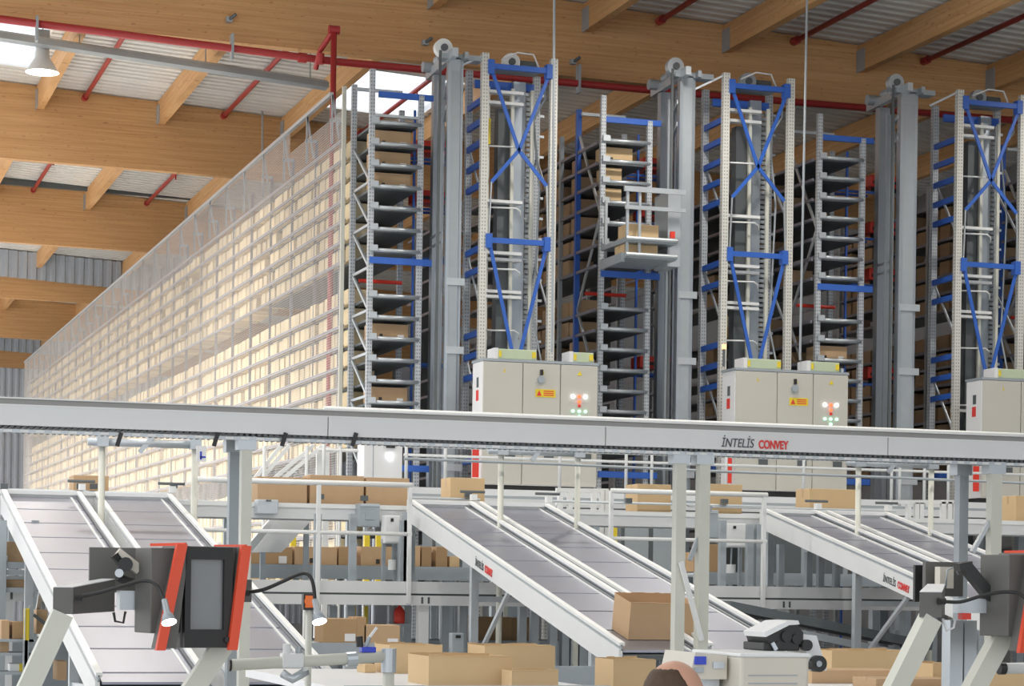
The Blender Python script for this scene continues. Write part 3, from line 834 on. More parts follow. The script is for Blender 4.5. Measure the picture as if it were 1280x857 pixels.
# ================================================================ REAR PLATFORM AND ITS GUARD RAIL
px0 = PX(446, 620, 30); px1 = 25.8
zp = 3.22
t = empty('rear_platform', ((px0+px1)/2, 31.5, 2.8), 'grey steel platform carrying the electrical cabinets and lift towers', 'platform')
MB().box(px0, px1, 30.0, 32.85, zp-.12, zp).build('deck', M['galvd'], t)
for zz, h_ in ((zp-.14, .10), (zp-.28, .12)):
    MB().box(px0, px1, 29.94, 29.99, zz, zz+h_).build('fascia', M['panel'], t)
MB().box(px0, px1, 31.6, 32.85, zp, 3.38).build('step', M['panel'], t)
x = px0 + .3
while x < px1:
    MB().box(x-.06, x+.06, 31.5, 31.62, 0, zp-.12).build('support_post', M['galvd'], t); x += 2.2
t = empty('guard_rail', ((px0+px1)/2, 30.1, zp), 'white tubular guard rail along the front of the rear platform', 'railing')
zt1 = PZ(700, 521, 30.1); zt2 = PZ(700, 563, 30.1)
MB().cyl((PX(405, 512, 30.1), 30.1, zt1), (px1, 30.1, zt1), .028, 8).build('top_rail', M['white'], t, smooth=True)
MB().cyl((PX(505, 556, 30.1), 30.1, zt2), (px1, 30.1, zt2), .024, 8).build('mid_rail', M['white'], t, smooth=True)
MB().cyl((PX(505, 556, 30.1), 30.1, zt2-.13), (px1, 30.1, zt2-.13), .02, 8).build('mid_rail', M['white'], t, smooth=True)
for xp in (405, 508, 557, 700, 783, 815, 908, 1005, 1115, 1125, 1156, 1186, 1250):
    x = PX(xp, 560, 30.1); MB().cyl((x, 30.1, zp), (x, 30.1, zt1), .024, 8).build('post', M['white'], t, smooth=True)
# white upright machine cover between rack and cabinet
xa, xb = PX(455, 570, 31), PX(503, 570, 31)
t = empty('machine_cover', ((xa+xb)/2, 31, zp), 'tall white machine cover with a small bright lamp left of the platform rail', 'machine cover')
MB().box(xa, xb, 31.0, 31.4, zp, PZ(480, 545, 31)).build('body', M['cabside'], t, bevel=.01)
q = P(488, 570, 30.98); MB().cyl((q.x, 30.96, q.z), (q.x, 31.0, q.z), .032, 14).build('lamp', M['ledglow'], t)
MB().box(q.x-.06, q.x+.06, 30.95, 31.0, q.z+.12, q.z+.18).build('bracket', M['black'], t)
MB().box(PX(466, 570, 31), PX(467, 570, 31), 30.995, 31.0, zp, PZ(480, 545, 31)).build('seam', M['galvd'], t)

t = empty('white_stair', P(345, 600, 30.6), 'white stair stringers rising behind the bridge right of the support pair', 'stair')
for (xa_, ya_, xb_, yb_) in ((318, 598, 352, 556), (327, 598, 362, 556), (340, 600, 392, 556), (352, 600, 404, 556)):
    MB().bar(P(xa_, ya_, 30.6), P(xb_, yb_, 30.6), .05, .05).build('stringer', M['white'], t)
for px_ in (399, 408):
    q = P(px_, 600, 30.7); MB().box(q.x-.04, q.x+.04, 30.7, 30.76, 0, PZ(px_, 558, 30.7)).build('newel_post', M['white'], t)
for px_ in (330, 383, 425): 
    q = P(px_, 600, 30.55); MB().cyl((q.x, 30.55, 0), (q.x, 30.55, PZ(px_, 557, 30.55)), .025, 8).build('rail_post', M['white'], t)
MB().cyl(P(398, 562, 30.55), P(448, 563, 30.55), .025, 8).build('rail', M['white'], t)

# ================================================================ INCLINED SLIDE CONVEYORS
ZT = 2.925; YTOP = 25.0; TAN = math.tan(R(11.85))
def zs(y): return ZT - TAN * (YTOP - y)
def slide(lanes, ybot, label, textpos=None, txts=.105):
    xL = lanes[0][0]; xR = lanes[-1][1]
    t = empty('slide_conveyor', ((xL+xR)/2, YTOP, ZT-.3), label, 'conveyor')
    for li, (x0, x1) in enumerate(lanes):
        # deck sheets
        y = YTOP; 
        while y > ybot + .2:
            y2 = max(y - .765, ybot)
            m_ = MB(); m_.quad8([(x0+.05, y2+.022, zs(y2+.022)-.075), (x1-.05, y2+.022, zs(y2+.022)-.075), (x1-.05, y-.022, zs(y-.022)-.075), (x0+.05, y-.022, zs(y-.022)-.075),
                                 (x0+.05, y2+.022, zs(y2+.022)-.055), (x1-.05, y2+.022, zs(y2+.022)-.055), (x1-.05, y-.022, zs(y-.022)-.055), (x0+.05, y-.022, zs(y-.022)-.055)])
            m_.build('slide_sheet', M['slide'], t)
            y = y2
        g = MB(); g.quad8([(x0+.03, ybot, zs(ybot)-.13), (x1-.03, ybot, zs(ybot)-.13), (x1-.03, YTOP, ZT-.13), (x0+.03, YTOP, ZT-.13),
                           (x0+.03, ybot, zs(ybot)-.09), (x1-.03, ybot, zs(ybot)-.09), (x1-.03, YTOP, ZT-.09), (x0+.03, YTOP, ZT-.09)])
        g.build('under_frame', M['dark'], t)
        # guide strip towards the right of the lane
        gx = x0 + (x1-x0)*.86
        g = MB(); g.quad8([(gx, ybot, zs(ybot)-.055), (gx+.02, ybot, zs(ybot)-.055), (gx+.02, YTOP, ZT-.055), (gx, YTOP, ZT-.055),
                           (gx, ybot, zs(ybot)-.043), (gx+.02, ybot, zs(ybot)-.043), (gx+.02, YTOP, ZT-.043), (gx, YTOP, ZT-.043)])
        g.build('guide_strip', M['panel'], t)
        for sx, x in ((0, x0), (1, x1)):
            s0, s1 = (x-.005, x+.03) if sx == 0 else (x-.03, x+.005)
            g = MB(); g.quad8([(s0, ybot, zs(ybot)-.24), (s1, ybot, zs(ybot)-.24), (s1, YTOP, ZT-.24), (s0, YTOP, ZT-.24),
                               (s0, ybot, zs(ybot)-.04), (s1, ybot, zs(ybot)-.04), (s1, YTOP, ZT-.04), (s0, YTOP, ZT-.04)])
            g.build('side_panel', M['panel'], t)
            s0, s1 = (x, x+.05) if sx == 0 else (x-.05, x)
            g = MB(); g.quad8([(s0, ybot, zs(ybot)-.01), (s1, ybot, zs(ybot)-.01), (s1, YTOP, ZT-.01), (s0, YTOP, ZT-.01),
                               (s0, ybot, zs(ybot)+.02), (s1, ybot, zs(ybot)+.02), (s1, YTOP, ZT+.02), (s0, YTOP, ZT+.02)])
            g.build('top_rail', M['white'], t)
            g = MB(); s0, s1 = (x+.015, x+.03) if sx == 0 else (x-.03, x-.015)
            g.quad8([(s0, ybot, zs(ybot)-.05), (s1, ybot, zs(ybot)-.05), (s1, YTOP, ZT-.05), (s0, YTOP, ZT-.05),
                     (s0, ybot, zs(ybot)+.0), (s1, ybot, zs(ybot)+.0), (s1, YTOP, ZT+.0), (s0, YTOP, ZT+.0)])
            g.build('groove', M['galvd'], t)
    # head box at the top
    MB().box(xL, xR, YTOP, YTOP+.12, ZT-.26, ZT+.02).build('head_box', M['panel'], t)
    MB().box(xL-.02, xR+.02, YTOP-.03, YTOP+.0, ZT-.03, ZT+.012).build('head_lip', M['white'], t)
    # legs
    for y in (22.6, 18.9):
        if y < ybot + .3: continue
        for x in (xL+.06, xR-.06):
            MB().box(x-.04, x+.04, y-.04, y+.04, 0, zs(y)-.24).build('leg', M['galv'], t)
        MB().bar((xL+.06, y, zs(y)-.6), (xR-.06, y, zs(y)-.6), .04, .06).build('cross_member', M['galv'], t)
        MB().bar((xL+.06, y, 1.1), (xL+.06, y-1.2, zs(y-1.2)-.26), .04, .04).build('strut', M['galv'], t)
    # photocell brackets between lanes at the top
    for (x0, x1) in lanes:
        MB().box(x1-.02, x1+.05, YTOP-.02, YTOP+.06, ZT+.03, ZT+.10).build('sensor_bracket', M['white'], t)
        MB().cyl((x1-.14, YTOP+.05, ZT+.13), (x1+.16, YTOP+.05, ZT+.13), .018, 6).build('sensor', M['dark'], t)
    if textpos:
        y = textpos
        text('İNTELİS', txts, (xL-.010, y, zs(y)-.19), (0, -1, -TAN), (0, 0, 1), M['txtdark'], t, shear=.2, fit=.30)
        y2 = y - .34
        text('CONVEY', txts, (xL-.010, y2, zs(y2)-.19), (0, -1, -TAN), (0, 0, 1), M['txtred'], t, fit=.27, bold=.003)
    return t
def lane(a, b): 
    return (PX(a, 620, YTOP), PX(b, 620, YTOP))
slide([lane(2, 101), lane(118, 214)], 17.05, 'left two-lane inclined slide conveyor behind the left screen terminal')
slide([lane(512, 591), lane(598, 685)], 18.1, 'middle two-lane inclined slide conveyor with a tilted open carton on it', 22.35)
slide([lane(955, 1022), lane(1032, 1110)], 18.1, 'right two-lane inclined slide conveyor running behind the right screen terminal', 21.85)
XS = [lane(2, 214), lane(512, 685), lane(955, 1110)]

# feeding sorter conveyor along the top of the slides
zc = 2.86; yc0, yc1 = 25.25, 26.0
t = empty('sorter_conveyor', (9, 25.6, 2.6), 'long pale sorter conveyor feeding the tops of the three slides', 'conveyor')
xr1 = 21.5
MB().box(-1, xr1, yc0, yc0+.05, zc-.16, zc+.01).build('side_panel', M['panel'], t)
MB().box(-1, xr1, yc1-.05, yc1, zc-.16, zc+.03).build('side_panel', M['panel'], t)
MB().box(-1, xr1, yc0+.05, yc1-.05, zc-.06, zc-.02).build('belt', M['dark'], t)
MB().box(-1, xr1, yc0-.02, yc0+.0, zc-.03, zc+.02).build('lip', M['white'], t)
for x in (0, 2.4, 4.9, 7.0, 9.3, 11.6, 13.8, 16, 18.4, 20.6):
    MB().box(x-.04, x+.04, yc0+.1, yc0+.18, PZ(400, 725, 24.2)-.03, zc-.16).build('leg', M['galv'], t)
    MB().box(x-.04, x+.04, yc1-.18, yc1-.1, PZ(400, 725, 24.2)-.03, zc-.16).build('leg', M['galv'], t)
for (pa, pb, py) in ((-30, 214, 611), (150, 300, 624), (515, 600, 622), (690, 955, 626), (860, 1120, 632)):
    a = P(pa, py, 25.3); MB().cyl(a, (PX(pb, py, 25.3), 25.3, a.z), .018, 6).build('sensor_rail', M['galv'], t)
for (px_, pyy) in ((5, 607), (100, 607), (117, 607), (217, 606), (785, 625), (845, 627), (585, 618), (905, 626), (400, 620), (455, 622)):
    q = P(px_, pyy, 25.28); MB().box(q.x-.04, q.x+.04, 25.24, 25.30, q.z-.035, q.z+.025).build('sensor', M['dark'], t)
def onbelt(x0p, x1p, ytop, label, m='carton', d=.40, side=0, Y=25.4, zb=None):
    zb = zc-.02 if zb is None else zb
    x0 = PX(x0p, ytop, Y); x1 = PX(x1p, ytop, Y); zt = PZ((x0p+x1p)/2, ytop, Y)
    return carton(label, ((x0+x1)/2, Y+d/2, zb), x1-x0, d, zt-zb, m=m)
for (a, b, y, lb, m) in ((92, 136, 594, 'small brown carton on the sorter behind the left slide top', 'carton'),
                         (322, 384, 596, 'low brown carton on the sorter just right of the steel support pair', 'carton'),
                         (388, 455, 594, 'brown carton on the sorter left of the white machine cover', 'carton'),
                         (458, 512, 597, 'brown carton on the sorter at the end of the white handrail', 'carton'),
                         (563, 606, 597, 'brown carton on the sorter at the middle slide top', 'cartonf'),
                         (797, 839, 605, 'brown carton on the sorter left of the steel support uprights', 'cartonf'),
                         (888, 928, 605, 'brown carton on the sorter right of the steel support uprights', 'cartonf'),
                         (1012, 1070, 611, 'brown carton on the sorter at the right slide top', 'cartonf'),
                         (1270, 1330, 620, 'tan carton on the sorter at the right picture edge', 'cartonf')):
    onbelt(a, b, y, lb, m)

# ================================================================ BRIDGE CONVEYOR
YB = 16.4
XB0, XB1 = -3.0, 18.5
zb0 = PZ(640, 552.5, YB); zb1 = PZ(640, 528.5, YB); zb2 = PZ(640, 521.5, YB)
t = empty('bridge_conveyor', (7, YB, zb0), 'long white overhead bridge conveyor crossing the whole picture on steel uprights', 'conveyor')
seams = [XB0, PX(410, 540, YB), PX(757, 545, YB), PX(1110, 555, YB), XB1]
for i in range(4):
    MB().box(seams[i]+.004, seams[i+1]-.004, YB, YB+.04, zb0, zb1).build('side_panel', M['panel'], t)
    MB().box(seams[i]+.004, seams[i+1]-.004, YB+.62, YB+.66, zb0, zb2).build('side_panel', M['panel'], t)
MB().box(XB0, XB1, YB+.03, YB+.05, zb1-.01, zb2).build('upper_channel', mat('taupe_profile', (.36, .355, .34), .45, .2), t)
MB().box(XB0, XB1, YB-.005, YB+.05, zb2, zb2+.010).build('top_lip', M['white'], t)
MB().box(XB0, XB1, YB-.006, YB+.0, zb1-.005, zb1+.003).build('edge', M['white'], t)
MB().box(XB0, XB1, YB+.05, YB+.62, zb0+.07, zb0+.11).build('belt', M['dark'], t)
rb = MB(); x = XB0
while x < XB1:
    rb.cyl((x, YB+.02, zb0-.008), (x, YB+.64, zb0-.008), .015, 6); x += .045
rb.build('return_rollers', M['dark'], t, kind='stuff')
rb = MB(); x = XB0
MB().box(XB0, XB1, YB+.04, YB+.06, zb0-.05, zb0-.025).build('under_channel', M['galv'], t)
while x < XB1:
    rb.box(x, x+.06, YB+.03, YB+.04, zb0-.046, zb0-.028); x += .115
rb.build('slot_covers', M['white'], t, kind='stuff')
for (u0, u1, dy) in ((287, 299, .4), (302, 315, .05), (846, 858, .05), (875, 888, .05), (1200, 1211, .4), (1240, 1253, .05)):
    x0 = PX(u0, 600, YB+dy); x1 = PX(u1, 600, YB+dy)
    m_ = MB(); m_.box(x0, x1, YB+dy, YB+dy+.02, 0, zb0-.03); m_.box(x0, x0+.015, YB+dy+.02, YB+dy+.09, 0, zb0-.03); m_.box(x1-.015, x1, YB+dy+.02, YB+dy+.09, 0, zb0-.03)
    m_.build('upright', M['galvd' if dy > .3 else 'cream'], t)
    MB().box(x0-.03, x1+.03, YB+dy-.005, YB+dy+.12, zb0-.12, zb0-.02).build('bracket', M['galv'], t)
MB().bar(P(862, 700, YB+.1), P(888, 632, YB+.1), .04, .03).build('diagonal', M['galvd'], t)
MB().bar(P(851, 702, YB+.02), P(877, 800, YB+.02), .035, .035).build('diagonal', M['white'], t)
MB().bar(P(1215, 690, YB+.1), P(1243, 640, YB+.1), .045, .03).build('diagonal', M['galv'], t)
q = P(901, 558, YB-.002); X = (1, 0, 0)
text('İNTELİS', .100, (q.x, YB-.006, q.z), X, (0, 0, 1), M['txtdark'], t, shear=.22, fit=PX(942, 558, YB) - q.x)
q2 = P(948, 560, YB-.002)
text('CONVEY', .092, (q2.x, YB-.006, q2.z), X, (0, 0, 1), M['txtred'], t, fit=PX(985, 560, YB) - q2.x, bold=.003)
# black clips under the left end
for px_ in (148, 269, 354, 442):
    q = P(px_, 549, YB-.01); MB().bar(q + Vector((.02, 0, .05)), q - Vector((.01, 0, .05)), .02, .03).build('clip', M['black'], t)

# slim gantries under the bridge, one per slide
for (a, b, ya, yb, lb) in ((127, 243, 552, 556, 'left'), (626, 722, 563, 565, 'middle'), (1073, 1164, 578, 580, 'right')):
    xa = PX(a, 600, 23.85); xb = PX(b, 600, 23.85); zt = PZ(a, ya, 23.85)
    t = empty('slim_gantry', ((xa+xb)/2, 23.85, 0), 'slim gantry of two cream posts and a tube above the %s slide' % lb, 'gantry')
    for x in (xa, xb): MB().tube([(x, 23.85, 0), (x, 23.85, zt)], .035, 8).build('post', M['cream'], t, smooth=True)
    MB().cyl((xa-.15, 23.85, zt), (xb+.02, 23.85, zt), .045, 10).build('cross_tube', M['galv'], t, smooth=True)
    MB().box(xa-.06, xa+.06, 23.77, 23.858, zt-.05, zt+.09).build('bracket', M['galv'], t)
    MB().box(xb-.06, xb+.06, 23.77, 23.858, zt-.05, zt+.09).build('bracket', M['galv'], t)
    m_ = (xa+xb)/2 - .1
    MB().bar((m_, 23.83, zt-.1), (m_+.14, 23.83, zt+.08), .04, .05).build('clamp', M['galv'], t)
MBc = MB().tube([P(505, 573, 23.7), P(700, 580, 23.7), P(900, 589, 23.7), P(1100, 596, 23.7), P(1290, 604, 23.7)], .018, 6)
tag(MBc.build('conduit', M['galvd']), 'thin grey cable conduit running below the bridge conveyor to the right', 'conduit')
# little hanging white tag on left gantry
q = P(251, 560, 23.5)
q.y = 23.5
t = empty('hanging_tag', (q.x, 23.5, q.z), 'small white hanging tag with a dark blue symbol by the left gantry', 'tag')
MB().box(q.x-.05, q.x+.06, 23.49, 23.5, PZ(251, 577, 23.5), PZ(251, 557, 23.5)).build('plate', M['label'], t)
MB().bar((q.x, 23.495, q.z), (PX(243, 600, 23.85), 23.85, q.z+.02), .008, .008).build('cord', M['galvd'], t)
MB().box(q.x-.01, q.x+.01, 23.485, 23.49, PZ(251, 574, 23.5), PZ(251, 564, 23.5)).build('symbol', M['bluepl'], t)
MB().box(q.x-.01, q.x+.05, 23.485, 23.49, PZ(251, 572, 23.5), PZ(251, 570, 23.5)).build('symbol', M['bluepl'], t)

# ================================================================ MEZZANINE BEAMS, HANDRAILS
YM = 24.2
zm0 = PZ(400, 725, YM); zm1 = PZ(400, 740, YM); zm2 = PZ(400, 755, YM); ZF = zm0 - .03
xa, xb = -1.0, 19.0
t = empty('mezzanine', ((xa+xb)/2, YM, zm2), 'grey-white mezzanine walkway with a two-step edge beam below the handrails', 'mezzanine')
MB().box(xa, xb, YM, YM+.06, zm1, zm0).build('kick_plate', M['panel'], t)
MB().box(xa, xb, YM+.02, YM+.08, zm1-.03, zm1+.005).build('groove', M['dark'], t)
MB().box(xa, xb, YM-.012, YM+.06, zm2, zm1-.022).build('edge_beam', M['panel'], t)
MB().box(xa, xb, YM+.06, 29.5, ZF-.05, ZF).build('grating', M['galvd'], t)
for px_ in (8, 528, 978):
    x = PX(px_, 780, YM+.1)
    MB().box(x-.06, x+.06, YM+.05, YM+.16, 0, zm2).build('column', M['panel'], t)
    for dx in (-.038, .038):
        MB().box(x+dx-.012, x+dx+.012, YM-.016, YM-.010, zm2+.02, zm1-.04).build('slot', M['dark'], t)
def handrail(posts, xa, xb, label):
    Y = YM - .05
    t = empty('handrail', (xa, Y, zm2), label, 'railing')
    zt = PZ(400, 603, Y); zm = PZ(400, 665, Y)
    MB().cyl((xa, Y, zt), (xb, Y, zt), .030, 8).build('top_rail', M['white'], t, smooth=True)
    MB().cyl((xa, Y, zm), (xb, Y, zm), .022, 8).build('mid_rail', M['white'], t, smooth=True)
    for p in posts:
        x = PX(p, 660, Y); MB().box(x-.02, x+.02, Y-.02, Y+.035, zm2+.02, zt).build('post', M['white'], t)
handrail((398, 512), PX(240, 603, YM), PX(514, 603, YM), 'white handrail on the mezzanine left of the middle slide')
handrail((764, 955), PX(762, 612, YM), PX(957, 616, YM), 'white handrail on the mezzanine between middle and right slides')

# ================================================================ MID LEVEL (walkway) CLUTTER
def boxthing(name, label, cat, px0_, px1_, py0_, py1_, Y, d, m, parts=(), bev=.008, post=None):
    x0 = PX(px0_, (py0_+py1_)/2, Y); x1 = PX(px1_, (py0_+py1_)/2, Y); z1 = PZ((px0_+px1_)/2, py0_, Y); z0 = PZ((px0_+px1_)/2, py1_, Y)
    t = empty(name, ((x0+x1)/2, Y+d/2, z0), label, cat)
    MB().box(x0, x1, Y, Y+d, z0, z1).build('body', M[m], t, bevel=bev)
    if post is not None:
        zp_ = ZF if post is True else post
        for x in (x0+.02, x1-.02): MB().box(x-.02, x+.02, Y+d*.5, Y+d*.5+.05, zp_, z0+.05).build('mount_post', M['galvd'], t)
    for nm, fx0, fx1, fz0, fz1, mm in parts:
        MB().box(x0+(x1-x0)*fx0, x0+(x1-x0)*fx1, Y-.012, Y+.002, z0+(z1-z0)*fz0, z0+(z1-z0)*fz1).build(nm, M[mm], t)
    return t
boxthing('control_box', 'white control box on posts left of the middle slide top', 'control box', 481, 500, 644, 679, 24.9, .18, 'white', (('lock', .38, .55, .78, .90, 'black'), ('cover', .1, .9, .05, .1, 'panel')), post=True)
boxthing('control_box', 'white control box on posts left of the right slide top', 'control box', 906, 932, 654, 684, 24.9, .18, 'white', (('lock', .4, .52, .78, .90, 'black'), ('cover', .1, .9, .05, .1, 'panel')), post=True)
boxthing('motor_box', 'grey motor housing hung on the sorter left of the middle slide', 'motor', 449, 475, 629, 658, 25.05, .2, 'galvd', (('flange', .05, .95, .88, .98, 'galv'), ('plate', .3, .7, .3, .6, 'galvd')))
boxthing('motor_box', 'grey-green motor housing hung on the sorter right of the steel uprights', 'motor', 883, 898, 637, 672, 25.05, .2, 'galvd', (('flange', .05, .95, .88, .98, 'galv'),))
boxthing('junction_box', 'grey junction box on the sorter right of the left support pair', 'junction box', 322, 348, 624, 642, 25.05, .2, 'galv', (('knob', .4, .65, .86, .98, 'dark'),))
for (a, b, y0, y1, lb) in ((485, 495, 699, 712, 'left'), (908, 919, 705, 716, 'right')):
    p0 = P((a+b)/2, y1, 24.97); z1 = PZ((a+b)/2, y0, 24.97); r = (PX(b, y0, 24.97) - PX(a, y0, 24.97))/2
    t = empty('socket_unit', p0, 'small white round socket below the %s white control box' % lb, 'socket')
    MB().cyl(p0, (p0.x, p0.y, z1), r, 14).build('body', M['white'], t)
    MB().cyl((p0.x, p0.y, z1), (p0.x+.01, p0.y, PZ((a+b)/2, 680, 24.97)+.04), .012, 6).build('cable', M['galvd'], t)

def roller_line(xa, xb, ya, zt, label, legs, h=.14, d=.7, m='galvd', z0=0.0):
    t = empty('roller_conveyor', ((xa+xb)/2, ya+d/2, zt-h), label, 'conveyor')
    MB().box(xa, xb, ya, ya+.04, zt-h, zt).build('side_panel', M[m], t)
    MB().box(xa, xb, ya+d-.04, ya+d, zt-h, zt).build('side_panel', M[m], t)
    rb = MB(); x = xa + .06
    while x < xb - .05:
        rb.cyl((x, ya+.04, zt-.04), (x, ya+d-.04, zt-.04), .03, 6); x += .11
    rb.build('rollers', M['galv'], t, kind='stuff')
    for x in legs:
        MB().box(x-.035, x+.035, ya+.05, ya+.12, z0, zt-h).build('leg', M['galvd'], t)
        MB().box(x-.035, x+.035, ya+d-.12, ya+d-.05, z0, zt-h).build('leg', M['galvd'], t)
    return t
zr = PZ(420, 706, 26.9)
roller_line(PX(250, 706, 26.9), PX(640, 706, 26.9), 26.9, zr, 'grey roller conveyor on the mezzanine left of the middle slide', [PX(p, 700, 26.9) for p in (372, 440, 560)], h=.17, z0=ZF)
for (a, b, y, lb, m, mk) in ((306, 366, 683, 'wide brown carton on the roller line beside the left screen terminal', 'cartond', ((.3, .05, .10, .09, 'label'),)),
                         (369, 422, 683, 'brown carton on the roller line under the first white handrail post', 'carton', ((-.1, .1, .05, .06, 'mark'),)),
                         (424, 444, 683, 'narrow dark carton on the roller line beside the middle of its row', 'cartond', ()),
                         (452, 494, 683, 'brown carton on the roller line below the white control box', 'carton', ((.0, .1, .05, .06, 'mark'),)),
                         (513, 526, 682, 'narrow brown carton on the roller line right of the handrail end post', 'carton', ()),
                         (528, 540, 683, 'narrow dark carton on the roller line, second right of the handrail end', 'cartond', ()),
                         (546, 560, 683, 'dark carton under a white lid on the roller line below the slide', 'cartond', ()),
                         (563, 575, 695, 'small tan carton on the roller line tucked below the slide edge', 'cartonf', ())):
    x0 = PX(a, y, 27.0); x1 = PX(b, y, 27.0); zt = PZ((a+b)/2, y, 27.0)
    carton(lb, ((x0+x1)/2, 27.0+.2, zr), x1-x0, .36, max(.1, zt-zr), m=m, marks=mk)
zr2 = PZ(980, 716, 26.9)
roller_line(PX(868, 712, 26.9), PX(1180, 712, 26.9), 26.9, zr2, 'grey roller conveyor on the mezzanine under the right slide', [PX(p, 700, 26.9) for p in (902, 935, 975, 1030)], h=.16, z0=ZF)
for (a, b, y, lb) in ((868, 884, 690, 'dark brown carton on the roller line just right of the steel uprights'), (888, 902, 680, 'dark brown carton on the roller line left of the right control box')):
    x0 = PX(a, y, 27.0); x1 = PX(b, y, 27.0); zt = PZ((a+b)/2, y, 27.0)
    carton(lb, ((x0+x1)/2, 27.0+.2, zr2), x1-x0, .36, max(.1, zt-zr2), m='cartond')
def posts(name, label, cat, lst, Y, m, w=.035, z0=None, z1=None, group=None):
    ordw = ['first', 'second', 'third', 'fourth', 'fifth', 'sixth', 'seventh', 'eighth', 'ninth', 'tenth', 'eleventh', 'twelfth', 'thirteenth', 'fourteenth', 'fifteenth', 'sixteenth']
    for i, (px_, ya, yb) in enumerate(sorted(lst)):
        p0 = P(px_, yb, Y); zt = PZ(px_, ya, Y)
        if z0 is not None: p0.z = z0
        t = empty(name, p0, label + ', ' + ordw[i] + ' from the left', cat, group)
        MB().box(p0.x-w, p0.x+w, Y-w, Y+w, p0.z, zt).build('shaft', M[m], t)
        MB().box(p0.x-w*1.8, p0.x+w*1.8, Y-w*1.8, Y+w*1.8, p0.z, p0.z+.012).build('foot_plate', M[m], t)
# steel posts standing on the mezzanine
posts('steel_post', 'grey steel post standing behind the mezzanine edge beam', 'post',
      [(396, 642, 726), (440, 642, 726), (503, 650, 726), (507, 640, 726), (902, 650, 732), (936, 655, 732), (947, 655, 733), (1010, 690, 735), (975, 680, 734), (1025, 690, 735), (1045, 700, 735)],
      24.6, 'galvd', .038, z0=ZF, group='steel posts on the mezzanine')
posts('yellow_post', 'thin yellow post standing in the dark behind the handrail', 'post',
      [(366, 670, 690), (458, 664, 690), (473, 664, 690), (281, 660, 690), (767, 645, 690), (1237, 655, 700)], 28.2, 'yellow', .035, z0=ZF, group='yellow posts on the mezzanine')
# pale cross chute behind the left support pair
a = P(395, 642, 25.9); b_ = P(300, 700, 24.6)
t = empty('cross_chute', b_, 'pale grey sloping chute plate behind the mezzanine handrail', 'chute')
m_ = MB().prism([P(352, 644, 26.2), P(395, 644, 26.2), P(352, 690, 26.2), P(312, 690, 26.2)], (0, .6, 0)); m_.build('plate', M['panel'], t)
MB().bar(P(350, 640, 26.1), P(308, 690, 26.1), .04, .08).build('edge_rail', M['white'], t)
q = P(330, 690, 26.2); MB().box(q.x-.03, q.x+.03, 26.25, 26.31, ZF, q.z+.05).build('leg', M['galvd'], t)
q = P(385, 645, 26.2); MB().box(q.x-.03, q.x+.03, 26.25, 26.31, ZF, q.z+.02).build('leg', M['galvd'], t)
# white frames and cable supports right of the right slide
t = empty('guide_frame', P(1130, 660, 26.6), 'white steel guide frame of many uprights right of the right slide top', 'frame')
for (px_, ya, yb) in ((1135, 630, 660), (1145, 628, 662), (1151, 628, 662), (1178, 627, 668), (1186, 627, 670), (1193, 627, 672), (1197, 628, 674)):
    q0 = P(px_, yb, 26.6); MB().box(q0.x-.03, q0.x+.03, 26.57, 26.63, ZF, PZ(px_, ya, 26.6)).build('upright', M['white'], t)
MB().bar(P(1112, 627, 26.6), P(1198, 627, 26.6), .06, .05).build('top_bar', M['white'], t)
t = empty('guide_frame', P(775, 660, 26.4), 'white steel guide frame beside the middle slide top right corner', 'frame')  # another plain white frame, at the middle slide
for (px_, ya, yb) in ((700, 618, 640), (712, 615, 640), (752, 612, 660), (757, 612, 660), (742, 612, 640)):
    q0 = P(px_, yb, 26.4); MB().box(q0.x-.03, q0.x+.03, 26.37, 26.43, ZF, PZ(px_, ya, 26.4)).build('upright', M['white'], t)
for yy in (612, 628, 640):
    MB().bar(P(695, yy, 26.4), P(760, yy+1, 26.4), .05, .05).build('bar', M['white'], t)
# cabinet-like dark machine blocks deep below the platform
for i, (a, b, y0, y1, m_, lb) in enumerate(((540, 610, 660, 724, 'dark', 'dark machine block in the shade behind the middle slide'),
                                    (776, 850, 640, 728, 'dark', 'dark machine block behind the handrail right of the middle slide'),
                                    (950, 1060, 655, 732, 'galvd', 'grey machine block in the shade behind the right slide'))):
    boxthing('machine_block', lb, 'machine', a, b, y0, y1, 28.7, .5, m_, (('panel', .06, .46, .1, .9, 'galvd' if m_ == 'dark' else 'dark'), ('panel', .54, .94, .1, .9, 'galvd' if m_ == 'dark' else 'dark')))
# shelf at the far left with brown cartons
Y = 23.5
t = empty('steel_shelf', P(15, 760, Y), 'grey steel shelf at the far left edge behind the slide', 'shelf')
for px_ in (2, 42):
    q0 = P(px_, 800, Y); MB().box(q0.x-.035, q0.x+.035, Y-.03, Y+.04, 0, PZ(px_, 650, Y)).build('upright', M['galvd'], t)
for yy in (712, 694 + 40):
    MB().box(PX(-40, yy, Y), PX(44, yy, Y), Y, Y+.6, PZ(20, yy, Y)-.05, PZ(20, yy, Y)).build('board', M['galvd'], t)
MB().box(PX(-40, 704, Y), PX(44, 704, Y), Y, Y+.6, PZ(20, 710, Y), PZ(20, 702, Y)).build('board', M['galvd'], t)
q = P(15, 702, Y); carton('brown carton with a white label on the far left shelf', (q.x-.02, Y+.25, q.z), .30, .3, .21, marks=((-.2, .02, .09, .06, 'label'),))
q = P(18, 724, Y); carton('low brown carton on the lower board of the far left shelf', (q.x, Y+.25, PZ(20, 734, Y)), .32, .3, .08)

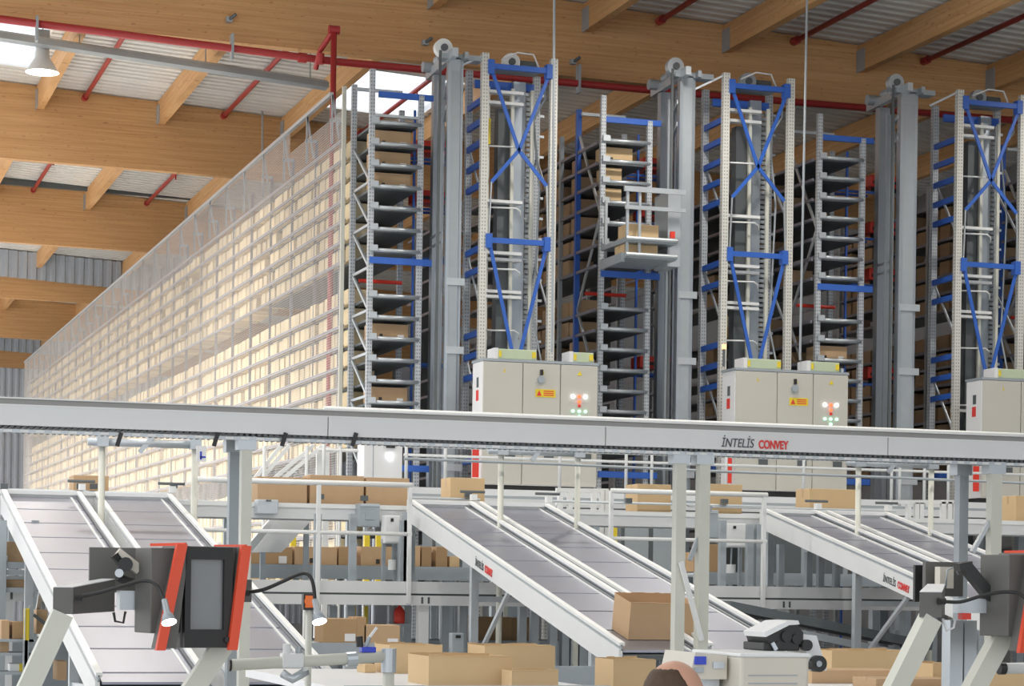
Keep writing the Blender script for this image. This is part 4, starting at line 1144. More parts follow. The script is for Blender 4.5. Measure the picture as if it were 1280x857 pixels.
# ================================================================ GROUND LEVEL CLUTTER under the mezzanine
zl = PZ(560, 800, 26)
roller_line(PX(395, 800, 26), PX(740, 800, 26), 26.0, zl, 'low grey roller conveyor in the shade below the mezzanine edge', [PX(p, 800, 26) for p in (420, 520, 610, 680)], h=.5, m='galvd')
posts('steel_post', 'grey steel post in the shade below the mezzanine edge beam', 'post',
      [(415, 757, 830), (437, 757, 830), (489, 757, 830), (508, 757, 830), (555, 757, 820), (577, 757, 830), (590, 757, 830), (652, 757, 815), (667, 757, 820), (690, 770, 835), (705, 780, 840), (716, 785, 845), (727, 795, 845), (1125, 760, 830), (1150, 760, 830), (1165, 760, 830)],
      24.9, 'galvd', .045, z0=0, group='steel posts below the mezzanine')
posts('yellow_post', 'thin yellow post in the shade below the white mezzanine beam', 'post', [(442, 757, 775), (490, 757, 772), (457, 757, 775)], 25.4, 'yellow', .022, z0=0, group='yellow posts below the mezzanine')
Y = 25.2
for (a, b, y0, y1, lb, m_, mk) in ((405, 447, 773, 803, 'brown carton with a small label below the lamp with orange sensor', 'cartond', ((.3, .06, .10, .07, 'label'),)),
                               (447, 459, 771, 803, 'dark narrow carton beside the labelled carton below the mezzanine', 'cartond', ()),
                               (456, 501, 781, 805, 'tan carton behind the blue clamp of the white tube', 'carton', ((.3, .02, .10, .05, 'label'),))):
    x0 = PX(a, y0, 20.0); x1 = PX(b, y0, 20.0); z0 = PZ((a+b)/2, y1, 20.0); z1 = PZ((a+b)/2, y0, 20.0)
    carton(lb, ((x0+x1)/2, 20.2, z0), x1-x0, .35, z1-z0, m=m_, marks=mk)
zq = PZ(450, 804, 20.0)
tq = empty('side_conveyor', P(450, 804, 20.2), 'pale grey side conveyor carrying cartons below the white mezzanine beam', 'conveyor')
MB().box(PX(385, 804, 19.8), PX(505, 804, 19.8), 19.9, 20.6, zq-.12, zq).build('bed', M['galv'], tq)
MB().box(PX(385, 804, 19.8), PX(505, 804, 19.8), 19.86, 19.9, zq-.14, zq+.01).build('side_panel', M['galvd'], tq)
for p in (392, 500): MB().box(PX(p, 804, 19.9)-.03, PX(p, 804, 19.9)+.03, 19.9, 19.96, 0, zq-.12).build('leg', M['galvd'], tq)
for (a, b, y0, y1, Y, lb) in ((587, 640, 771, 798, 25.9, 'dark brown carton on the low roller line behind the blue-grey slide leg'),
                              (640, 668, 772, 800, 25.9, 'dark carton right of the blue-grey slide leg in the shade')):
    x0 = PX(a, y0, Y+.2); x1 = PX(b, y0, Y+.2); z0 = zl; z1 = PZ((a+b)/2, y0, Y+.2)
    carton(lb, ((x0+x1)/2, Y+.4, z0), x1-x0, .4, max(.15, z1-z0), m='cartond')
boxthing('operator_box', 'grey wall box with dark lamp among posts below the mezzanine', 'control box', 565, 580, 791, 816, 22.0, .12, 'galvd', (('lamp', .3, .7, .75, .9, 'black'),), post=0.0)
Y = 23.35
t = empty('return_chute', P(1040, 800, Y), 'dark grey sloping return conveyor below the right mezzanine beam', 'conveyor')
MB().bar(P(900, 756, Y), P(1150, 806, Y), .6, .10).build('bed', M['shelf'], t)
MB().bar(P(900, 770, Y-.32), P(1150, 822, Y-.32), .05, .08).build('side_rail', M['galvd'], t)
MB().bar(P(900, 790, Y), P(1150, 835, Y), .6, .06).build('lower_bed', M['dark'], t)
for px_ in (960, 1010, 1070, 1120):
    q0 = P(px_, 800, Y); MB().box(q0.x-.03, q0.x+.03, Y-.03, Y+.03, 0, q0.z+.12).build('leg', M['galvd'], t)
roller_line(PX(-40, 800, 26), PX(385, 800, 26), 26.0, zl, 'low grey roller conveyor in the shade behind the left slide', [PX(p, 800, 26) for p in (20, 140, 260, 370)], h=.62, m='galvd')
# red gloves / parts on a small rail: red fire extinguisher like bottles
p = P(500, 775, 24.8)
t = empty('fire_extinguisher', P(499, 779, 24.8), 'small red extinguisher in the shade behind the white mezzanine column', 'extinguisher')
b0 = P(499, 779, 24.8)
MB().lathe([(.001, 0), (.06, .0), (.065, .03), (.065, .14), (.04, .18), (.015, .20), (.015, .23)], b0, 12).build('bottle', M['redbright'], t, smooth=True)
MB().box(b0.x-.04, b0.x+.04, b0.y-.02, b0.y+.02, b0.z+.22, b0.z+.25).build('valve', M['black'], t)
MB().box(b0.x-.03, b0.x+.03, b0.y-.03, b0.y+.03, 0, b0.z-.03).build('stand', M['galvd'], t)
MB().box(b0.x-.12, b0.x+.12, b0.y-.06, b0.y+.1, b0.z-.03, b0.z).build('shelf_bracket', M['galvd'], t)
# far left ground goods
Y = 21.5
for (a, b, y0, y1, lb, m_) in ((16, 30, 777, 798, 'dark brown carton at the far left behind the grey column', 'cartond'),
                               (2, 12, 775, 815, 'tan carton cut by the far left edge below the beam', 'carton'),
                               (46, 60, 762, 792, 'tan carton seen behind the yellow sheet at far left', 'carton'),
                               (72, 84, 826, 850, 'brown carton low between the left slide and the terminal leg', 'carton')):
    x0 = PX(a, y0, Y); x1 = PX(b, y0, Y); z0 = PZ((a+b)/2, y1, Y); z1 = PZ((a+b)/2, y0, Y)
    carton(lb, ((x0+x1)/2, Y+.2, z0), x1-x0, .35, z1-z0, m=m_)
boxthing('yellow_sheet', 'yellow guard sheet standing at the far left below the beam', 'guard', 30, 37, 760, 800, 21.3, .05, 'yellow', (('edge', .0, .2, 0, 1, 'panel'),), post=0.0)
boxthing('label_box', 'white and yellow box on the low shelf at far left', 'box', 12, 32, 829, 839, 21.55, .2, 'white', (('stripe', .6, 1.0, 0, 1, 'yellow'),))
Yq = 21.45
t = empty('steel_shelf', P(25, 800, Yq), 'low grey steel shelf with goods at the lower left edge', 'shelf')
for yy in (798, 815, 839):
    MB().box(PX(-30, yy, Yq), PX(44, yy, Yq), Yq, Yq+.5, PZ(20, yy, Yq)-.03, PZ(20, yy, Yq)-.004).build('board', M['galvd'], t)
MB().box(PX(36, 800, Yq), PX(42, 800, Yq), Yq, Yq+.05, 0, PZ(40, 757, Yq)).build('upright', M['galvd'], t)
MB().bar(P(42, 768, Yq), P(60, 782, Yq), .04, .03).build('brace', M['dark'], t)

# ================================================================ CARTON ON THE MIDDLE SLIDE
yb_ = 18.5
xa = PX(785, 800, yb_); xb = PX(866, 800, yb_)
d_ = .42
hbox = .33
yc_ = yb_ + d_/2
carton('large open brown carton tilted on the middle slide lane', ((xa+xb)/2, yc_, zs(yc_)-.05), xb-xa, d_, hbox, m='carton', tilt=R(11.85), opened=True)

# ================================================================ FOREGROUND CARTONS ON PACKING CONVEYOR
zbed = PZ(600, 853, 12.0)
t = empty('packing_conveyor', (P(600, 853, 12).x, 12.2, zbed-.12), 'white packing conveyor bed along the bottom carrying open cartons', 'conveyor')
MB().box(PX(430, 850, 11.3), PX(760, 850, 11.3), 11.3, 13.9, zbed-.05, zbed).build('bed', M['bed'], t)
MB().box(PX(430, 850, 11.3), PX(760, 850, 11.3), 11.25, 11.3, zbed-.14, zbed+.02).build('side_panel', M['galvd'], t)
MB().box(PX(430, 850, 13.9), PX(760, 850, 13.9), 13.9, 13.94, zbed-.14, zbed+.02).build('side_panel', M['galvd'], t)
for px_ in (450, 590, 740):
    x = PX(px_, 850, 12); MB().box(x-.04, x+.04, 12.0, 12.08, 0, zbed-.05).build('leg', M['galvd'], t)
def fg(a, b, y0, Y, d, label, m='cartonf', rot=0.0, opened=True, z0=None, marks=()):
    x0 = PX(a, y0, Y); x1 = PX(b, y0, Y); z1 = PZ((a+b)/2, y0, Y); z0 = zbed if z0 is None else z0
    return carton(label, ((x0+x1)/2, Y+d/2, z0), x1-x0, d, z1-z0, rot=rot, m=m, opened=opened, marks=marks)
fg(487, 553, 806, 13.2, .36, 'open tan carton behind, left of the row on the white packing conveyor')
fg(536, 640, 820, 11.7, .42, 'large open tan carton at front left of the packing conveyor')
fg(606, 694, 807, 13.1, .36, 'wide open tan carton at the back of the packing conveyor row')
fg(640, 698, 838, 11.45, .18, 'low open tan carton at the front of the packing conveyor row')
fg(767, 820, 824, 11.7, .30, 'upright open tan carton left of the man on the packing conveyor', z0=zbed-.1)
fg(456, 470, 830, 13.3, .2, 'small tan carton under the white tube end on the packing conveyor', opened=False)
# right-hand cartons
Y = 12.5
zb_r = PZ(1100, 862, 11.5)
t = empty('packing_conveyor', (P(1150, 865, 12).x, 12, zb_r-.15), 'packing conveyor bed at lower right under the tan cartons', 'conveyor')
MB().box(PX(1020, 860, 11), 7.6, 10.9, 13.5, zb_r-.06, zb_r).build('bed', M['bed'], t)
MB().box(PX(1020, 860, 11), 7.6, 10.85, 10.9, zb_r-.15, zb_r+.02).build('side_panel', M['galvd'], t)
for px_ in (1060, 1230):
    x = PX(px_, 850, 12); MB().box(x-.04, x+.04, 12.0, 12.08, 0, zb_r-.06).build('leg', M['galvd'], t)
fg(1040, 1140, 813, 13.0, .36, 'wide tan carton at the back behind the right terminal leg', z0=zb_r)
fg(1015, 1130, 837, 12.3, .30, 'low brown carton behind the black label printer', m='carton', z0=zb_r, opened=False)
fg(1095, 1205, 848, 11.7, .30, 'low brown carton at the bottom edge crossing the terminal leg', m='carton', z0=zb_r, opened=False)
fg(1163, 1198, 829, 12.0, .25, 'small tan carton between the two right terminal legs', z0=zb_r, rot=.1)
fg(1216, 1300, 838, 11.0, .30, 'pale tan carton at the lower right corner', z0=zb_r, rot=-.2)

# ================================================================ SCREEN TERMINALS
def terminal(px_, py_, Y, rot, sc, label, stand_px, flip=False):
    c = P(px_, py_, Y)
    t = empty('screen_terminal', c, label, 'terminal', rot=rot)
    W, Hh, D = .245*sc, .42*sc, .22*sc
    L = dict(local=True)
    # main housing body
    MB().box(-W/2, W/2, .0, D, -Hh/2, Hh/2).build('housing', M['hood'], t, bevel=.006, **L)
    # front bezel ring
    bz = MB(); tb = .055*sc; fy = -.03*sc
    bz.box(-W/2+.005*sc, W/2-.03*sc, fy, .001, Hh/2-tb, Hh/2-.004); bz.box(-W/2+.005*sc, W/2-.03*sc, fy, .001, -Hh/2+.004, -Hh/2+tb*1.4)
    bz.box(-W/2+.005*sc, -W/2+.03*sc, fy, .001, -Hh/2+tb*1.4, Hh/2-tb); bz.box(W/2-.067*sc, W/2-.03*sc, fy, .001, -Hh/2+tb*1.4, Hh/2-tb)
    bz.build('bezel', M['black'], t, **L)
    s = MB().box(-W/2+.03*sc, W/2-.067*sc, -.012, -.004, -Hh/2+tb*1.4, Hh/2-tb).build('screen', M['screen'], t, **L)
    # flared red edge trims left and right: slanted strips
    for s_, xx in ((-1, -W/2), (1, W/2)):
        g = MB()
        g.prism([(xx+s_*.02*sc-.02*sc, -.05*sc, Hh/2+.005), (xx+s_*.02*sc+.025*sc, -.05*sc, Hh/2+.005), (xx-(.085 if s_ < 0 else .012)*sc, -.05*sc, -Hh/2-.008), (xx-(.125 if s_ < 0 else .052)*sc, -.05*sc, -Hh/2-.008)], (0, .02*sc, 0))
        g.build('red_trim', M['orange'], t, **L)
        g = MB().prism([(xx-.012*sc+s_*.01*sc, -.03*sc, Hh/2), (xx+.03*sc+s_*.01*sc, -.03*sc, Hh/2), (xx-(.03 if s_ < 0 else .01)*sc, -.03*sc, -Hh/2), (xx-(.12 if s_ < 0 else .05)*sc, -.03*sc, -Hh/2)], (0, .05*sc, 0))
        g.build('side_cheek', M['hood'], t, **L)
    MB().bar((-W/2-.0, -.045*sc, Hh/2+.006), (-W/2-.11*sc, D*.3, Hh/2+.002), .014, .012).build('red_trim', M['orange'], t, **L)
    MB().bar((W/2+.02, -.045*sc, Hh/2+.004), (W/2-.02*sc, D*.8, Hh/2+.004), .014, .012).build('red_trim', M['orange'], t, **L)
    MB().box(-W/2-.125*sc, -W/2+.01*sc, .02*sc, D*.9, -Hh/2+.06*sc, Hh/2-.01).build('side_wing', M['hood'], t, bevel=.004, **L)
    MB().cyl((W/2-.055*sc, fy-.012, -Hh/2+.035*sc), (W/2-.055*sc, fy, -Hh/2+.035*sc), .012*sc, 12).build('knob', M['black'], t, **L)
    return t
YS = 9.2
terminal(261, 746, YS, R(13), 1.0, 'left screen terminal with orange-red edges and grey display', None)
# support beam, bracket and legs of the left terminal: standing frame
def stand(Y, box_px, leg_px, leg2_px, label, lamp=True):
    x0p, x1p, y0p, y1p = box_px
    c = P(x0p, y1p, Y)
    t = empty('terminal_stand', P(leg_px[2], leg_px[3], Y), label, 'stand')
    a = P(x0p, (y0p+y1p)/2, Y-.02)
    # hollow end beam running back to the terminal
    z0 = PZ(x0p, y1p, Y); z1 = PZ(x0p, y0p, Y)
    xL = PX(x0p, y0p, Y); 
    X0 = PX(x0p, y1p, Y); X1 = PX(x1p, y1p, Y)
    w_ = PX(x0p+24, y1p, Y) - X0
    m_ = MB(); m_.quad8([(X0, Y, z0), (X0+w_, Y-.03, z0), (X1, Y+.16, z0+.01), (X1-w_*.6, Y+.22, z0+.01),
                         (X0, Y, z1), (X0+w_, Y-.03, z1), (X1, Y+.16, z1+.035), (X1-w_*.6, Y+.22, z1+.035)])
    m_.build('arm', M['hood'], t)
    tp = MB(); tp.quad8([(X0, Y, z1+.001), (X0+w_, Y-.03, z1+.001), (X1, Y+.16, z1+.036), (X1-w_*.6, Y+.22, z1+.036),
                         (X0, Y, z1+.004), (X0+w_, Y-.03, z1+.004), (X1, Y+.16, z1+.039), (X1-w_*.6, Y+.22, z1+.039)])
    tp.build('arm_top', M['panel'], t)
    for lp_, off in ((leg_px, 0), (leg2_px, .12)):
        ax, ay, bx, by = lp_
        A = P(ax, ay, Y+off+.02); B = P(bx, by, Y+off+.02)
        C = B + (B - A).normalized() * 0.35
        C2 = Vector((C.x, C.y, 0.0))
        MB().bar(A, C, .085, .075, up=(0, 1, 0)).build('leg', M['cream'], t)
        MB().box(C.x-.045, C.x+.045, C.y-.045, C.y+.045, 0, C.z+.03).build('column', M['cream'], t)
    return t, X0, X1, z0, z1
st, X0, X1, z0, z1 = stand(YS, (66, 150, 734, 767), (78, 766, 34, 862), (278, 806, 240, 862), 'cream slanted-leg stand of the left screen terminal with dark arm')
# back plate and linkage behind the arm
MB().box(PX(112, 700, YS+.3), PX(172, 700, YS+.3), YS+.3, YS+.33, PZ(140, 740, YS+.3), PZ(140, 684, YS+.3)).build('back_plate', M['hood'], st)
MB().bar(P(146, 690, YS+.12), P(174, 712, YS+.12), .05, .04).build('link_cover', M['device'], st)
MB().box(PX(150, 740, YS+.15), PX(170, 740, YS+.15), YS+.15, YS+.25, PZ(160, 762, YS+.15), PZ(160, 738, YS+.15)).build('hinge_block', M['galv'], st)
MB().tube([P(143, 693, YS+.1), P(152, 706, YS+.1), P(150, 722, YS+.1), P(164, 728, YS+.1)], .020, 8).build('linkage', M['black'], st)
MB().cyl(P(157, 705, YS+.06), P(157, 705, YS+.14), .03, 12).build('pivot', M['black'], st)
MB().cyl(P(149, 716, YS+.06), P(149, 716, YS+.14), .018, 12).build('pivot', M['galv'], st)
MB().tube([P(142, 765, YS+.1), P(144, 776, YS+.1), P(154, 778, YS+.1), P(157, 764, YS+.1)], .006, 6).build('cable', M['black'], st, smooth=True)
MB().box(PX(302, 720, YS+.25), PX(312, 720, YS+.25), YS+.2, YS+.4, PZ(306, 752, YS+.25), PZ(306, 724, YS+.25)).build('right_arm', M['hood'], st)
def gooseneck(pts, head_px, Y, label, Y2=None, r=.008, hd=(.25, -.35, -1)):
    pp = [P(x, y, Y + (0 if Y2 is None else (Y2-Y)*i/(len(pts)-1))) for i, (x, y) in enumerate(pts)]
    # smooth polyline
    sm = []
    for i in range(len(pp)-1):
        p0 = pp[max(0, i-1)]; p1 = pp[i]; p2 = pp[i+1]; p3 = pp[min(len(pp)-1, i+2)]
        for s in range(5):
            u = s/5.0
            sm.append(.5*((2*p1) + (p2-p0)*u + (2*p0-5*p1+4*p2-p3)*u*u + (3*p1-p0-3*p2+p3)*u**3))
    sm.append(pp[-1])
    t = empty('gooseneck_lamp', pp[0], label, 'lamp')
    MB().tube(sm, r, 8).build('flexible_arm', M['black'], t, smooth=True)
    MB().tube([pp[0] - Vector((.012, 0, 0)), pp[0] + Vector((.02, 0, 0))], .016, 10).build('socket', M['black'], t)
    d = Vector(hd).normalized(); e = pp[-1]
    MB().tube([e - d*.01, e + d*.05, e + d*.055, e + d*.09], [.012, .014, .020, .032], 14).build('lamp_head', M['galvd'], t, smooth=True)
    MB().cyl(e + d*.0905, e + d*.094, .030, 16).build('light_disc', M['ledglow'], t)
    L = bpy.data.lights.new('lamp_light', 'SPOT'); L.energy = 3; L.spot_size = R(100); L.shadow_soft_size = .03
    lo = bpy.data.objects.new('lamp_light', L); COL.objects.link(lo); lo.parent = t
    lo.location = e + d*.10 - pp[0]; lo.rotation_euler = d.to_track_quat('-Z', 'Y').to_euler()
    return t
gooseneck([(96, 746), (125, 740), (150, 733), (175, 726), (190, 727), (200, 737), (206, 752)], None, YS-.06, 'black gooseneck lamp lit in front of the left terminal screen', Y2=YS-.25, hd=(.12, -.45, -.85))
gooseneck([(306, 740), (328, 737), (352, 727), (372, 718), (384, 717), (391, 728), (394, 752)], None, YS+.1, 'black gooseneck lamp lit right of the left terminal', Y2=YS-.1, hd=(.10, -.45, -.85))
# thin cream pole with orange sensor
Y = 10.2
p0 = P(386, 760, Y)
t = empty('sensor_pole', (p0.x, Y, .0), 'thin cream pole carrying an orange sensor beside the gooseneck lamp', 'pole')
MB().cyl((p0.x, Y, 0.0), (p0.x, Y, p0.z), .016, 10).build('pole', M['cream'], t, smooth=True)
MB().box(p0.x-.03, p0.x+.03, Y-.02, Y+.02, PZ(386, 762, Y), PZ(386, 742, Y)).build('sensor_case', M['black'], t)
MB().cyl((p0.x, Y-.035, PZ(386, 751, Y)), (p0.x, Y-.02, PZ(386, 751, Y)), .026, 16).build('sensor_face', M['amber'], t)
MB().box(p0.x-.022, p0.x+.022, Y-.03, Y-.02, PZ(386, 759, Y), PZ(386, 744, Y)).build('sensor_front', M['amber'], t)
# white horizontal tube frame
Y = 9.6
a = P(287, 831, Y); b_ = P(486, 820, Y)
t = empty('tube_frame', (b_.x, Y, 0), 'white round tube frame with clamps at the lower left centre', 'tube frame')
MB().cyl(a, b_, .026, 14).build('tube', M['cream'], t, smooth=True)
MB().cyl(a - Vector((.004, 0, 0)), a + Vector((.006, 0, 0)), .027, 14).build('end_cap', M['black'], t)
MB().cyl((b_.x-.0, Y, 0), (b_.x, Y, b_.z+.025), .026, 14).build('upright', M['cream'], t, smooth=True)
MB().cyl((b_.x, Y, b_.z-.07), (b_.x, Y, b_.z+.035), .034, 14).build('corner_clamp', M['galv'], t)
MB().cyl(P(433, 824, Y), P(446, 823, Y), .033, 14).build('sleeve', M['galv'], t)
q = P(364, 826, Y)
c_ = MB().box(q.x-.045, q.x+.05, Y-.035, Y+.035, q.z-.03, q.z+.035).build('clamp', M['white'], t, bevel=.006)
MB().cyl((q.x-.02, Y, q.z+.03), (q.x-.02, Y, q.z+.075), .018, 10).build('clamp_screw', M['white'], c_)
MB().cyl((q.x+.03, Y-.01, q.z+.03), (q.x+.03, Y-.01, q.z+.06), .015, 10).build('clamp_screw', M['galvd'], c_)
MB().tube([(q.x-.05, Y-.05, q.z-.05), (q.x-.01, Y-.07, q.z-.075), (q.x+.06, Y-.05, q.z-.04)], .02, 8).build('clamp_grip', M['galv'], c_, smooth=True)
q = P(462, 811, Y)
t2 = empty('blue_clamp', (q.x, Y, PZ(462, 815, Y)), 'blue plastic clamp with black levers on the white tube end', 'clamp')
MB().box(q.x-.04, q.x+.025, Y-.02, Y+.03, PZ(462, 815, Y), PZ(462, 808, Y)).build('base', M['bluepl'], t2, bevel=.003)
MB().cyl(P(450, 808, Y), P(449, 795, Y), .016, 10).build('lever', M['black'], t2)
MB().cyl(P(457, 808, Y), P(462, 796, Y), .010, 8).build('lever', M['galvd'], t2)
MB().bar(P(462, 796, Y), P(471, 784, Y), .012, .010).build('strap', M['label'], t2)

# right terminal
YR2 = 8.9
terminal(1318, 752, YR2, R(13), 1.05, 'right screen terminal cut by the picture edge, red trim showing', None)
st2, X0, X1, z0, z1 = stand(YR2, (1149, 1203, 740, 771), (1163, 772, 1118, 862), (1262, 776, 1216, 862), 'cream slanted-leg stand of the right screen terminal with dark arm')
MB().box(PX(1144, 720, YR2+.5), PX(1156, 720, YR2+.5), YR2+.5, YR2+.52, PZ(1150, 752, YR2+.5), PZ(1150, 706, YR2+.5)).build('black_plate', M['black'], st2)
MB().box(PX(1157, 720, YR2+.4), PX(1204, 720, YR2+.4), YR2+.4, YR2+.43, PZ(1180, 745, YR2+.4), PZ(1180, 702, YR2+.4)).build('back_plate', M['hood'], st2)
MB().box(PX(1175, 730, YR2+.3), PX(1192, 730, YR2+.3), YR2+.3, YR2+.35, PZ(1180, 735, YR2+.3), PZ(1180, 708, YR2+.3)).build('link_cover', M['device'], st2)
MB().bar(P(1207, 708, YR2+.1), P(1243, 752, YR2+.1), .05, .05).build('link_arm', M['black'], st2)
MB().bar(P(1196, 709, YR2+.1), P(1212, 706, YR2+.1), .06, .035).build('link_arm', M['black'], st2)
MB().box(PX(1202, 750, YR2+.1), PX(1246, 750, YR2+.1), YR2+.1, YR2+.18, PZ(1220, 766, YR2+.1), PZ(1220, 748, YR2+.1)).build('hinge_block', M['galv'], st2)
MB().box(PX(1203, 768, YR2+.08), PX(1214, 768, YR2+.08), YR2+.08, YR2+.12, PZ(1208, 774, YR2+.08), PZ(1208, 766, YR2+.08)).build('red_button', M['redbright'], st2)
MB().tube([P(1178, 773, YR2), P(1184, 788, YR2), P(1192, 784, YR2), P(1194, 775, YR2)], .006, 6).build('cable', M['label'], st2, smooth=True)
MB().tube([P(1182, 735, YR2+.2), P(1184, 712, YR2+.2), P(1194, 708, YR2+.2), P(1198, 718, YR2+.2)], .005, 6).build('cable', M['galvd'], st2, smooth=True)
for (a_, b__) in ((1188, 1204), (1206, 1221)):
    MB().box(PX(a_, 790, YR2+.5), PX(b__, 790, YR2+.5), YR2+.5, YR2+.58, 0, PZ(1200, 775, YR2+.5)).build('rear_column', M['galv'], st2)
gooseneck([(1176, 751), (1200, 752), (1225, 745), (1250, 740), (1272, 741), (1285, 752), (1290, 768)], None, YR2-.05, 'grey gooseneck lamp of the right terminal leaving the picture', Y2=YR2-.25)
Y = 9.5
a = P(1253, 835, Y)
t = empty('tube_frame', a, 'short white tube with a black end cap at lower right', 'tube frame')
MB().cyl(a, a + Vector((.9, .05, .01)), .027, 14).build('tube', M['white'], t, smooth=True)
MB().cyl(a - Vector((.02, 0, 0)), a + Vector((.012, 0, 0)), .03, 14).build('end_cap', M['black'], t)
MB().cyl(a + Vector((.8, .045, -a.z+.0)), a + Vector((.8, .045, 0)), .026, 12).build('upright', M['white'], t)

# ================================================================ LABEL PRINTER AND BEIGE BOX
Y = 7.6
x0 = PX(926, 830, Y); x1 = PX(1012, 830, Y); zt = PZ(965, 819, Y)
t = empty('beige_terminal', ((x0+x1)/2, Y+.3, .0), 'beige computer housing at the bottom beside the man', 'device')
MB().box(x0, x1, Y, Y+.45, zt-.22, zt).build('housing', M['device'], t, bevel=.012)
MB().box(x0-.005, x1+.005, Y-.006, Y+.46, zt-.006, zt+.008).build('lid', M['white'], t, bevel=.004)
for i in range(3): MB().box(x0+.03, x1-.05, Y-.003, Y+.002, zt-.075-i*.03, zt-.071-i*.03).build('groove', M['galvd'], t)
for x in (x0+.04, x1-.04): MB().box(x-.02, x+.02, Y+.05, Y+.09, 0, zt-.22).build('leg', M['galvd'], t)
xa = PX(866, 830, Y+.1); zt2 = PZ(890, 815, Y+.1)
t = empty('control_console', ((xa+x0)/2, Y+.3, 0), 'beige slanted console with a small blue display above the man', 'device')
MB().prism([(xa-.015, Y+.1, zt2-.10), (xa+.01, Y+.1, zt2), (x0-.012, Y+.1, zt2-.012), (x0-.012, Y+.1, zt2-.10)], (0, .3, 0)).build('housing', M['device'], t)
MB().box(xa+.005, xa+.05, Y+.09, Y+.10, zt2-.045, zt2-.015).build('display', M['bluepl'], t)
MB().box(xa+.005, xa+.04, Y+.09, Y+.10, zt2-.075, zt2-.055).build('keypad', M['galvd'], t)
MB().box(x0-.07, x0-.025, Y+.092, Y+.10, zt2-.06, zt2-.035).build('badge', M['galv'], t)
MB().box(xa+.06, x0-.02, Y+.15, Y+.3, zt2-.16, zt2-.10).build('keyboard_tray', M['galv'], t)
MB().box(xa+.07, xa+.11, Y+.2, Y+.26, 0, zt2-.16).build('leg', M['galvd'], t)
# printer
Y = 7.9
t = empty('label_printer', (P(995, 822, Y).x, Y+.1, zt+.008), 'black open label printer with white cover on the beige housing', 'printer')
XX = lambda p, q=800: PX(p, q, Y); ZZ = lambda q, p=995: PZ(p, q, Y)
MB().box(XX(955), XX(1000), Y, Y+.2, zt+.008, ZZ(803)).build('base', M['black'], t, bevel=.006)
MB().prism([(XX(962), Y, ZZ(805)), (XX(958), Y, ZZ(793)), (XX(976), Y, ZZ(780)), (XX(996), Y, ZZ(780)), (XX(1004), Y, ZZ(790)), (XX(1004), Y, ZZ(805))], (0, .2, 0)).build('mechanism', M['black'], t)
MB().prism([(XX(954), Y-.01, ZZ(790)), (XX(956), Y-.01, ZZ(796)), (XX(985), Y-.01, ZZ(781)), (XX(998), Y-.01, ZZ(780)), (XX(996), Y-.01, ZZ(775)), (XX(982), Y-.01, ZZ(776))], (0, .2, 0)).build('white_cover', M['label'], t)
MB().prism([(XX(1003), Y+.01, ZZ(792)), (XX(1022), Y+.01, ZZ(794)), (XX(1036), Y+.01, ZZ(838)), (XX(1016), Y+.01, ZZ(838))], (0, .16, 0)).build('side_cover', M['panel'], t)
MB().cyl((XX(1022), Y-.02, ZZ(829)), (XX(1022), Y+.04, ZZ(829)), .032, 20).build('roll_disc', M['black'], t)
MB().cyl((XX(1021), Y-.025, ZZ(829)), (XX(1021), Y-.018, ZZ(829)), .012, 14).build('roll_hub', M['galvd'], t)
for (u, v, r) in ((982, 795, .022), (994, 798, .018), (1008, 806, .022), (972, 806, .014)):
    MB().cyl((XX(u), Y-.012, ZZ(v)), (XX(u), Y+.02, ZZ(v)), r, 16).build('spindle', M['black'], t)
MB().bar((XX(964), Y-.01, ZZ(803)), (XX(969), Y-.01, ZZ(812)), .01, .015).build('tab', M['galv'], t)

